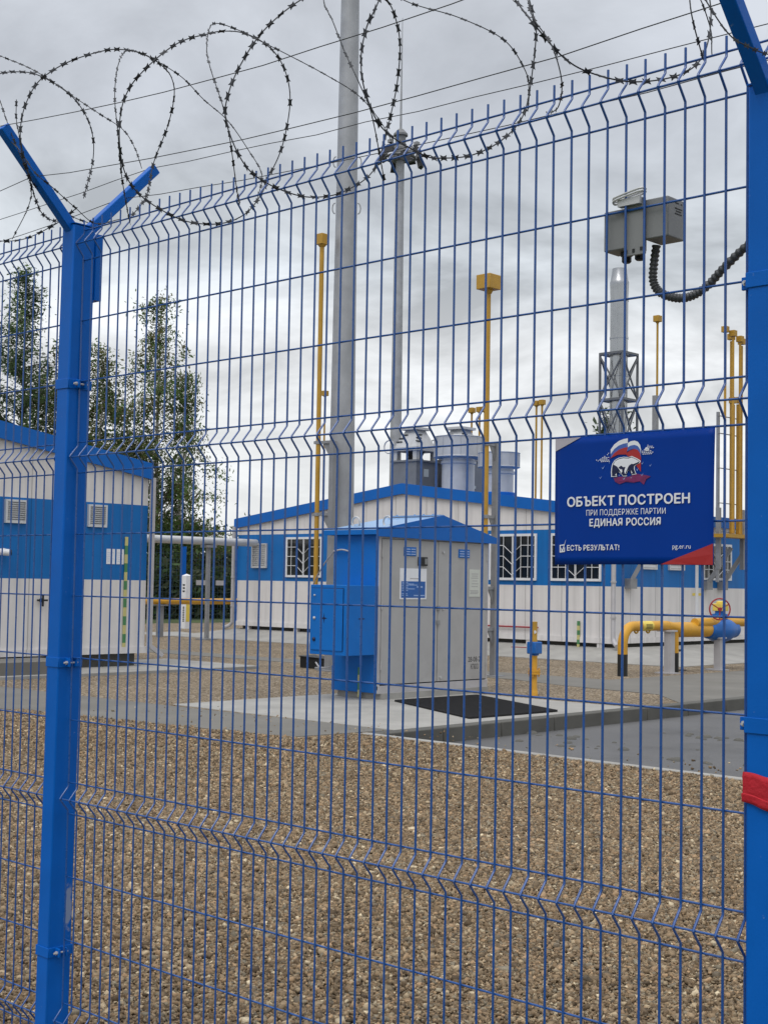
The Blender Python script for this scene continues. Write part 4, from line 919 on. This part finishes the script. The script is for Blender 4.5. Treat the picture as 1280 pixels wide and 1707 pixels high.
foliage('woodland', [(Q[::2], 'leaf_dark'), (Q[1::2], 'leaf_green')], None, (-84, 30, 0), kind='stuff')['label'] = 'far dark tree line on the horizon beyond the site'
# ---------------------------------------------------------------- the near mesh fence
ROWS = [2.70, 2.65, 2.60, 2.40, 2.20, 2.00, 1.95, 1.90, 1.70, 1.50, 1.30, 1.10, .90, .85, .80, .60, .40, .20, .15, .10]
MID = {2.65, 1.95, .85, .15}
BEND = -.030
def bend_v(z):
    for m in MID:
        d = abs(z - m)
        if d < .036: return BEND * max(0, 1 - d / .036)
    return 0.0
def mesh_panel(parent, x0, x1, n, name='mesh_panel'):
    b = MB(); zs = [2.732]
    for m in (2.65, 1.95, .85, .15): zs += [m + .046, m + .038, m + .031, m + .006, m, m - .006, m - .031, m - .038, m - .046]
    zs += [.06]
    def v(z):
        for m in MID:
            d = abs(z - m)
            if d < .0375: return BEND * (1 - max(0, d - .002) / .0355)
        return 0.0
    for i in range(n):
        x = x0 + (x1 - x0) * i / (n - 1)
        j = random.gauss(0, .0006)
        b.tube([(x + j, v(z) - .0028, z) for z in zs],   .0029, 6)
    for z in ROWS:
        y = BEND + .0026 if z in MID else .0028
        b.tube([(x0 - .012, y, z), ((x0 + x1) / 2, y, z + random.gauss(0, .0006)), (x1 + .012, y, z)], .0026, 6)
    return b.build(name, 'wire_blue', parent)
fence = thing('security_fence', (1.2, 0, 0), 'tall blue welded mesh security fence filling the foreground', 'fence')
mesh_panel(fence, -.05, 2.40, 50)
mesh_panel(fence, -2.57, -.14, 50)
mesh_panel(fence, 2.455, 4.905, 50)
PX = (-.095, 2.405)
def post(x, ztop, lean=0.0):
    hx, hy = .033, .043
    p = MB().box(x - hx, x + hx, -hy, hy, 0, ztop).build('post', 'post_blue', fence, bevel=.005)
    MB().box(x - hx - .002, x + hx + .002, -hy - .002, hy + .002, ztop + .001, ztop + .004).build('post_cap', 'post_blue', p)
    for z in (2.19, 1.285, .36):
        c = MB(); w = .016; gx, gy = hx + .003, hy + .003
        c.box(x - gx, x + gx, -gy, -hy - .0002, z - w, z + w); c.box(x - gx, x + gx, hy + .0002, gy, z - w, z + w)
        c.box(x - gx, x - hx - .0002, -hy, hy, z - w, z + w); c.box(x + hx + .0002, x + gx, -hy, hy, z - w, z + w)
        for s in (-1, 1):
            xx = x + s * (gx + .011)
            c.box(xx - .012, xx + .012, -.020, -.013, z - w * .85, z + w * .85); c.box(xx - .012, xx + .012, .007, .013, z - w * .85, z + w * .85)
        cl = c.build('clamp', 'post_blue', p, bevel=.0015)
        def bolt(b, s):
            xx = x + s * (gx + .012); b.tube([(xx, -.032, z), (xx, -.0262, z)], .0032, 8); b.tube([(xx, -.026, z), (xx, -.0195, z)], .0062, 6); b.tube([(xx, -.0194, z), (xx, .02, z)], .0032, 8)
        each('bolt', 'galvanised', cl, [lambda b, s=s: bolt(b, s) for s in (-1, 1)])
    MB().box(x - .02, x + hx + .006, hy + .0002, hy + .025, ztop - .24, ztop - .02).build('bracket_plate', 'post_blue', p)
    for s in (-1, 1):
        MB().bar((x, s * .012, ztop - .03), (x, s * .298, ztop + .262), .034, .034, (1, 0, 0)).build('bracket_arm', 'post_blue', p, bevel=.003)
    p.rotation_euler.y = lean; p.location.x -= math.tan(lean) * 1.6
    return p
post(PX[0], 2.715, .012); post(PX[1], 2.595); post(4.945, 2.595)

# tension strands between the bracket arms, and the razor coil
def strand(y, dz0, dz1, label, sag):
    b = MB(); P = []
    z0, z1 = 2.715 + dz0, 2.595 + dz1
    for i in range(-12, 25):
        u = i / 12; x = PX[0] + 2.5 * u; z = z0 + (z1 - z0) * u if 0 <= u <= 1 else (z0 - .0 * u if u < 0 else z1)
        f = u - math.floor(u); P.append((x, y + random.gauss(0, .002), z - sag * 4 * f * (1 - f) + random.gauss(0, .0015)))
    b.tube(P, .0013, 5)
    tag(b.build('tension_wire', 'razor_steel'), label, 'wire', 'plain wires strung between the fence brackets')
strand(-.296, .268, .268, 'thin plain wire tied to the tips of the outward bracket arms', .055)
strand(-.175, .130, .130, 'thin plain wire tied midway along the outward bracket arms', .045)
strand(.292, .268, .268, 'thin plain wire tied to the tips of the inward bracket arms', .018)
strand(.175, .135, .135, 'thin plain wire tied midway along the inward bracket arms', .030)
RAZOR = [[(0.068,0.1,2.747),(0.011,0.2,2.848),(-0.047,0.27,2.989),(-0.001,0.29,3.11),(0.044,0.28,3.201),(0.068,0.25,3.249),(0.082,0.2,3.273),(0.11,0.1,3.279),(0.133,0.0,3.258),(0.125,-0.07,3.235),(0.088,-0.16,3.187),(0.054,-0.22,3.138),(0.035,-0.26,3.085),(0.023,-0.29,2.995),(0.018,-0.29,2.901),(-0.017,-0.24,2.829),(-0.159,-0.1,2.762),(-0.22,0.0,2.759),(-0.259,0.08,2.798)],
[(0.559,0.25,2.807),(0.579,0.28,2.886),(0.599,0.29,2.961),(0.616,0.29,3.052),(0.635,0.26,3.115),(0.636,0.22,3.169),(0.656,0.14,3.187),(0.652,0.06,3.194),(0.627,-0.0,3.187),(0.619,-0.05,3.165),(0.609,-0.12,3.13),(0.604,-0.18,3.084),(0.587,-0.24,3.018),(0.551,-0.27,2.961),(0.539,-0.29,2.888),(0.537,-0.29,2.793),(0.514,-0.25,2.72),(0.493,-0.18,2.678),(0.519,-0.1,2.637),(0.544,-0.03,2.62),(0.611,0.03,2.618),(0.614,0.12,2.666),(0.589,0.2,2.743),(0.565,0.25,2.806)],
[(1.044,0.29,2.901),(1.071,0.29,3.001),(1.099,0.27,3.103),(1.108,0.24,3.17),(1.11,0.2,3.209),(1.104,0.12,3.222),(1.086,0.02,3.199),(1.093,-0.12,3.11),(1.053,-0.21,3.011),(1.018,-0.26,2.909),(1.008,-0.29,2.823),(1.003,-0.29,2.76),(1.026,-0.26,2.667),(1.008,-0.18,2.633),(1.018,-0.08,2.613),(1.04,0.0,2.613),(1.056,0.1,2.649),(1.055,0.22,2.741),(1.044,0.29,2.901)],
[(1.573,0.29,3.034),(1.565,0.29,2.948),(1.56,0.26,2.804),(1.555,0.18,2.713),(1.546,0.07,2.646),(1.524,-0.02,2.62),(1.526,-0.1,2.609),(1.506,-0.22,2.646),(1.503,-0.28,2.718),(1.495,-0.29,2.797),(1.489,-0.27,2.877),(1.499,-0.25,2.932),(1.472,-0.15,3.069),(1.476,0.0,3.182),(1.511,0.15,3.208),(1.553,0.25,3.149),(1.573,0.29,3.034)],
[(1.95,-0.28,2.817),(2.007,-0.28,2.743),(2.02,-0.2,2.698),(2.02,-0.1,2.693),(2.064,0.0,2.69),(2.106,0.12,2.728),(2.121,0.2,2.789),(2.109,0.26,2.889),(2.089,0.28,2.988),(2.076,0.22,3.088),(2.069,0.0,3.095),(1.979,-0.15,3.055),(1.941,-0.27,2.903),(1.941,-0.28,2.846),(1.95,-0.28,2.817)],
[(-0.357,0.2,2.905),(-0.439,0.29,3.072),(-0.429,0.28,3.167),(-0.431,0.24,3.245),(-0.444,0.17,3.306),(-0.432,0.05,3.325),(-0.468,0.0,3.332),(-0.472,-0.08,3.304),(-0.455,-0.18,3.234),(-0.448,-0.27,3.125),(-0.463,-0.29,3.001),(-0.556,-0.2,2.875),(-0.609,-0.05,2.767),(-0.536,0.05,2.753),(-0.418,0.12,2.802),(-0.363,0.18,2.869)],
[(-0.776,-0.05,3.502),(-0.644,0.02,3.44),(-0.5,0.08,3.365),(-0.375,0.15,3.267),(-0.279,0.2,3.194),(-0.204,0.25,3.133),(-0.159,0.27,3.064),(-0.087,0.25,2.971)],
[(0.334,-0.1,2.641),(0.4,-0.16,2.663),(0.494,-0.25,2.724),(0.527,-0.29,2.83),(0.479,-0.27,2.951),(0.391,-0.2,3.081),(0.219,-0.05,3.215),(0.246,0.0,3.213),(0.303,0.1,3.16),(0.339,0.17,3.093),(0.4,0.22,3.024),(0.447,0.27,2.93),(0.513,0.27,2.839),(0.576,0.2,2.736)],
[(0.843,-0.1,2.607),(0.947,-0.2,2.608),(1.013,-0.28,2.697),(0.997,-0.29,2.785),(0.912,-0.27,2.924),(0.806,-0.2,3.029),(0.669,-0.08,3.162),(0.636,-0.02,3.202),(0.673,0.03,3.186),(0.707,0.06,3.163),(0.787,0.12,3.111),(0.892,0.18,3.04),(0.98,0.23,2.97),(1.03,0.28,2.884),(1.089,0.27,2.798)],
[(1.443,-0.15,2.557),(1.504,-0.26,2.672),(1.492,-0.29,2.74),(1.439,-0.29,2.833),(1.376,-0.27,2.93),(1.311,-0.24,3.01),(1.227,-0.15,3.126),(1.218,-0.02,3.189),(1.318,0.05,3.102),(1.447,0.12,3.043),(1.542,0.19,2.98),(1.566,0.25,2.912),(1.558,0.28,2.866),(1.562,0.27,2.806)],
[(1.752,0.1,2.714),(1.932,-0.1,2.635),(2.059,-0.26,2.619),(2.054,-0.29,2.689),(1.999,-0.28,2.764),(1.962,-0.25,2.824),(1.859,-0.1,2.985),(1.939,0.0,3.01),(2.037,0.1,3.001),(2.088,0.2,2.977),(2.1,0.27,2.895),(2.107,0.27,2.821)],
[(2.359,-0.2,2.612),(2.386,-0.28,2.647),(2.383,-0.29,2.692),(2.358,-0.25,2.772),(2.281,0.0,2.933)],
[(2.396,-0.28,2.715),(2.444,-0.26,2.626),(2.455,-0.2,2.612),(2.447,-0.05,2.64),(2.453,0.15,2.736)],
[(-0.161,-0.28,2.995),(-0.031,-0.27,2.905),(0.021,-0.24,2.825),(0.028,-0.18,2.79),(0.038,-0.1,2.74),(0.01,0.0,2.712),(0.002,0.1,2.748)],
[(-0.13,-0.28,3.08),(-0.071,-0.28,2.98),(-0.045,-0.25,2.886),(-0.079,-0.18,2.821),(-0.111,-0.1,2.792),(-0.139,0.0,2.765),(-0.14,0.08,2.754)],
[(-0.031,-0.28,3.057),(-0.027,-0.28,2.989),(-0.011,-0.27,2.912),(-0.061,-0.2,2.804),(-0.171,-0.14,2.766),(-0.407,-0.05,2.718)]]
def razor():
    b = MB(); sg = random.Random(3)
    for si, s in enumerate(RAZOR):
        P = spline(s, 10); b.tube(P, .0018 if si < 6 else .0014, 5); sc_ = 1.0 if si < 6 else .66
        acc = sg.uniform(0, .03)
        for i in range(len(P) - 1):
            a, c = P[i], P[i + 1]; d = (c - a); ln = d.length
            acc += ln
            if acc < .034 or ln < 1e-6: continue
            acc = 0; d.normalize()
            # flat tape barbs: a bow tie plate of sheet steel crossed by a second pair of points
            rad = Vector((0, a.y, a.z - 2.9)); rad = (rad - d * rad.dot(d)); rad = rad.normalized() if rad.length > .02 else d.orthogonal().normalized()
            nrm = d.cross(rad).normalized(); tw = sg.gauss(0, .5)
            rad = (rad * math.cos(tw) + nrm * math.sin(tw)).normalized(); nrm = d.cross(rad).normalized()
            L_, h, w = .0115 * sc_, .0078 * sc_, .0046 * sc_; th = nrm * .0011
            pts = [d * -L_ + rad * h, d * -.003 + rad * w, d * .003 + rad * w, d * L_ + rad * h, d * .0085, d * L_ - rad * h, d * .003 - rad * w, d * -.003 - rad * w, d * -L_ - rad * h, d * -.0085]
            b.prism([a + q - th / 2 for q in pts], th)
    tag(b.build('razor_wire', 'razor_steel'), 'coil of barbed razor wire looping along the top of the fence', 'razor wire')
razor()

# red ribbon knotted round the right post
def ribbon():
    b = MB(); x, g = PX[1], .0465; gx = .0365
    ring = []
    for (ax, ay, bx, by) in ((-gx, -g, gx, -g), (gx, -g, gx, g), (gx, g, -gx, g), (-gx, g, -gx, -g)):
        for k in range(14):
            t = k / 14; ring.append((ax + (bx - ax) * t, ay + (by - ay) * t))
    n = len(ring); rows = [(0, 0), (.010, .0008), (.020, .0002), (.032, .0010), (.041, .0004), (.0425, .0026), (.046, .0027), (.052, .0018), (.058, .0022)]
    vs = []
    for off, puff in rows:
        for i, (px, py) in enumerate(ring):
            d = Vector((px, py, 0)).normalized(); t = i / n
            wob = .0012 * math.sin(t * 31 + off * 160) + .0008 * math.sin(t * 57)
            z = 1.192 - off - .022 * (px + g) / (2 * g) * (.35 + off * 9) + .0016 * math.sin(t * 25)
            vs.append((x + px + d.x * (puff + wob * .5 + .0006), py + d.y * (puff + wob * .5 + .0006), z))
    fs = [(r * n + i, (r + 1) * n + i, (r + 1) * n + (i + 1) % n, r * n + (i + 1) % n) for r in range(len(rows) - 1) for i in range(n)]
    b.add(vs, fs); o = b.build('ribbon', 'red_cloth'); so = o.modifiers.new('cloth', 'SOLIDIFY'); so.thickness = .0012; so.offset = -1
    tag(o, 'red cloth ribbon wrapped around the right fence post', 'ribbon')
ribbon()

# grey sensor box on the mesh and its corrugated conduit
t = thing('sensor_box', (2.07, .05, 2.3), 'pair of grey plastic sensor boxes strapped behind the mesh near the right post', 'junction box')
MB().box(1.982, 2.060, .012, .070, 2.318, 2.410).build('housing', 'box_plastic', t, bevel=.003)
MB().box(2.088, 2.150, .012, .082, 2.330, 2.420).build('housing', 'box_plastic', t, bevel=.003)
b = MB().box(2.040, 2.094, .006, .012, 2.298, 2.425); b.build('mounting_plate', 'box_plastic', t, bevel=.001)
each('plate_slot', 'black_paint', t, [lambda b, x=x, z=z: b.box(x - .003, x + .003, .0045, .0059, z - .004, z + .004) for x, z in ((2.046, 2.308), (2.066, 2.308), (2.086, 2.310))])
each('cable_gland', 'black_paint', t, [lambda b, x=x, y=y: b.lathe((x, y, 2.290), [(.008, .003), (.011, .006), (.011, .018), (.014, .019), (.014, .028)], 10) for x, y in ((2.022, .045), (2.060, .04))])
b = MB()                                                # wire strap bent flat round mesh and plate
for dz in (0, .006):
    b.tube(spline([(2.022, -.010, 2.424 + dz), (2.05, -.011, 2.429 + dz), (2.09, -.010, 2.435 + dz), (2.098, 0, 2.436 + dz), (2.09, .009, 2.434 + dz), (2.05, .009, 2.427 + dz), (2.02, .008, 2.421 + dz), (2.016, 0, 2.421 + dz), (2.022, -.010, 2.424 + dz)], 4), .0024, 6)
b.box(2.030, 2.088, -.006, .012, 2.410, 2.426); b.build('strap', 'galvanised', t)
b = MB()
for i, (a, q) in enumerate(((0, .016), (.024, .03), (0, .03), (.004, .026), (0, .028))): b.box(2.1502, 2.1506, .040 + a, .040 + q, 2.408 - (i if i < 2 else i) * .006 + (.006 if i == 1 else 0), 2.4105 - i * .006 + (.006 if i == 1 else 0))
b.build('marking', 'ink', t)
P = spline([(2.094, .055, 2.325), (2.088, .055, 2.285), (2.086, .055, 2.248), (2.098, .057, 2.222), (2.125, .06, 2.206), (2.158, .06, 2.198), (2.19, .06, 2.202), (2.222, .06, 2.218), (2.258, .055, 2.245), (2.30, .052, 2.275), (2.345, .05, 2.302), (2.375, .05, 2.315)], 24)
R_ = [.0092 + .0013 * math.sin(i * 1.05) for i in range(len(P))]
tag(MB().tube(P, R_, 12).build('corrugated_conduit', 'conduit'), 'dark corrugated conduit looping from the sensor box to the right post', 'conduit')

# blue printed banner tied to the mesh
def banner():
    x0, x1, z0, z1, yb = 1.868, 2.280, 1.607, 1.897, -.009
    def bow(a, c): return -.0015 * math.sin(math.pi * a) - .003 * (1 - c) * a * a - .0006 * math.sin(a * 19 + c * 4)
    def G(a, c, o=0.0):                                   # a: 0..1 left to right, c: 0..1 bottom to top
        return (x0 + (x1 - x0) * a + .002 * (1 - c) * (1 - a) - .001 * a * math.sin(math.pi * c), yb + bow(a, c) - o, z0 + (z1 - z0) * c + .001 * math.sin(a * math.pi) * (1 - c))
    t = thing('banner', ((x0 + x1) / 2, yb, z0), 'dark blue printed banner with white Cyrillic lettering on the mesh', 'banner')
    nx, nz = 24, 16; b = MB(); vs = [G(i / nx, j / nz) for j in range(nz + 1) for i in range(nx + 1)]
    b.add(vs, [(j * (nx + 1) + i, j * (nx + 1) + i + 1, (j + 1) * (nx + 1) + i + 1, (j + 1) * (nx + 1) + i) for j in range(nz) for i in range(nx)])
    sh = b.build('sheet', 'sign_blue', t); so = sh.modifiers.new('film', 'SOLIDIFY'); so.thickness = .0008; so.offset = -1
    def layer(name, m, polys, o, sub=True):
        b = MB()
        for p in polys:
            if sub:                                       # long straight edges follow the bow of the sheet
                q = []
                for i, (a, c) in enumerate(p):
                    a2, c2 = p[(i + 1) % len(p)]; k = max(1, int(max(abs(a2 - a), abs(c2 - c)) / .06))
                    q += [(a + (a2 - a) * s / k, c + (c2 - c) * s / k) for s in range(k)]
                p = q
            b.poly([G(a, c, o) for a, c in p])
        return b.build(name, m, t, smooth=False)
    def px(x, y):                                          # design grid of the print (1000 wide, 800 high)
        return x / 1000, 1 - y / 800
    def PL(*pts): return [px(*p) for p in pts]
    def text(name, body, ax0, ax1, cy, cap, bold, m='sign_white'):
        V, F = text_mesh(body, 1.04 + bold * 3); b = MB()
        for k, (sx, sy) in enumerate(((0, 0), (1, 0), (-1, 0), (.5, .7), (-.5, -.7)) if bold else ((0, 0),)):   # heavier strokes
            b.add([G(ax0 + (ax1 - ax0) * x + sx * bold * .17 * cap / .073, cy + cap * (y - .5) + sy * bold * .25 * cap / .073, .0018 + k * .0001) for x, y, _ in V], F)
        b.build(name, m, t, smooth=False)
    layer('corner_flash', 'flash_white', [PL((2, 2), (178, 2), (2, 82))], .0015)
    layer('corner_flash', 'sign_red', [PL((690, 798), (998, 675), (998, 798))], .0015)
    text('lettering', 'ОБЪЕКТ ПОСТРОЕН', .088, .862, .492, .073, .014)
    text('lettering', 'ПРИ ПОДДЕРЖКЕ ПАРТИИ', .215, .72, .402, .045, .0)
    text('lettering', 'ЕДИНАЯ РОССИЯ', .238, .69, .325, .056, .012)
    text('lettering', 'ЕСТЬ РЕЗУЛЬТАТ!', .088, .432, .131, .042, .010)
    text('lettering', 'pg.er.ru', .762, .868, .138, .036, .0)
    # ticked box
    layer('tick_box', 'sign_white', [PL((36, 676), (70, 672), (70, 679), (43, 682), (43, 716), (66, 714), (66, 694), (72, 690), (72, 720), (36, 724)),
                                     PL((44, 690), (54, 706), (80, 640), (58, 716), (50, 718))], .0015)
    # flag: three waving stripes in two folds
    def wave(pts_top, th0, th1):
        k = len(pts_top); return [px(x, y + th0) for x, y in pts_top] + [px(x, y + th1) for x, y in pts_top[::-1]]
    f1 = [(372, 92), (395, 62), (425, 42), (455, 33), (482, 30)]; f2 = [(476, 62), (500, 50), (525, 47), (545, 55), (560, 76), (566, 104)]
    layer('flag_stripe', 'sign_white', [wave(f1, 0, 28), wave(f2, 0, 26)], .0015)
    layer('flag_stripe', 'flag_blue', [wave(f1, 28, 54), wave(f2, 26, 50)], .0015)
    layer('flag_stripe', 'sign_red', [[px(x, y + 54) for x, y in f1] + [px(476, 118), px(500, 104)] + [px(x, y + 50) for x, y in f2[2:]] + [px(566, 240), px(540, 205), px(520, 170), px(470, 128), px(420, 126), px(385, 140), px(358, 148)]], .0015)
    # red ground patch with ticks
    layer('map_patch', 'sign_darkred', [PL((392, 270), (430, 262), (480, 268), (540, 250), (600, 262), (628, 270), (600, 285), (585, 318), (560, 296), (520, 302), (470, 296), (430, 308), (402, 292))], .0015)
    # walking bear, white with navy legs
    out_ = [(378, 262), (376, 232), (378, 205), (384, 180), (400, 158), (425, 146), (455, 142), (488, 146), (508, 140), (530, 150), (555, 164), (566, 174), (560, 186), (538, 196), (528, 204), (528, 226), (540, 252), (510, 256), (500, 240), (486, 224), (474, 252), (480, 262), (452, 262), (440, 244), (424, 234), (412, 250), (416, 262)]
    layer('bear_outline', 'sign_white', [PL(*out_)], .0020)
    def inset(P, k, cx, cy): return [(cx + (x - cx) * k, cy + (y - cy) * k) for x, y in P]
    layer('bear_navy', 'navy', [PL(*inset(out_, .93, 462, 202))], .0024)
    layer('bear_fur', 'sign_white', [PL((392, 186), (404, 166), (428, 155), (458, 151), (488, 155), (508, 149), (528, 158), (552, 172), (556, 177), (540, 184), (520, 190), (508, 188), (492, 198), (478, 226), (468, 250), (462, 232), (470, 205), (446, 205), (450, 232), (444, 242), (432, 222), (416, 200)), PL((404, 252), (412, 240), (414, 256)), PL((506, 226), (516, 246), (508, 246))], .0028)
    # scattered ticks and lines of small type
    tk = []
    for x, y, s in ((325, 200, 11), (310, 262, 9), (545, 222, 11), (575, 186, 9), (625, 202, 8), (430, 252, 7), (460, 272, 11), (505, 270, 7), (575, 256, 9), (365, 172, 6)):
        tk.append(PL((x - s, y - s * .3), (x - s * .2, y + s * .5), (x + s, y - s), (x - s * .1, y + s)))
    layer('small_tick', 'print_lines', tk, .0020, False)
    ln = []
    for i, (x, w) in enumerate(((330, 22), (318, 48), (306, 58), (306, 62), (310, 70))):
        for k in range(max(1, w // 12)): ln.append(PL((x + k * 12, 130 + i * 8), (x + k * 12 + 9, 130 + i * 8), (x + k * 12 + 9, 134 + i * 8), (x + k * 12, 134 + i * 8)))
    for i, (x, w) in enumerate(((604, 42), (612, 36), (584, 40), (572, 70), (572, 74), (576, 64))):
        for k in range(max(1, w // 12)): ln.append(PL((x + k * 12, 86 + i * 9), (x + k * 12 + 9, 86 + i * 9), (x + k * 12 + 9, 90 + i * 9), (x + k * 12, 90 + i * 9)))
    for x, y in ((300, 150), (290, 156), (350, 120), (356, 112), (592, 100), (606, 78), (280, 150)): ln.append(PL((x, y), (x + 5, y), (x + 5, y + 5), (x, y + 5)))
    layer('small_dot', 'sign_white', [[px(602 + 12 * math.cos(a * .6283), 104 + 12 * math.sin(a * .6283)) for a in range(10)][::-1]], .0018, False)
    layer('small_print', 'sign_white', [q for q in ln if q[0][0] < .45], .0018, False); layer('small_print', 'sign_white', [q for q in ln if q[0][0] >= .45], .0018, False)
    layer('small_tick', 'navy', [PL((595, 102), (601, 109), (610, 96), (602, 112))], .0026, False)
banner()
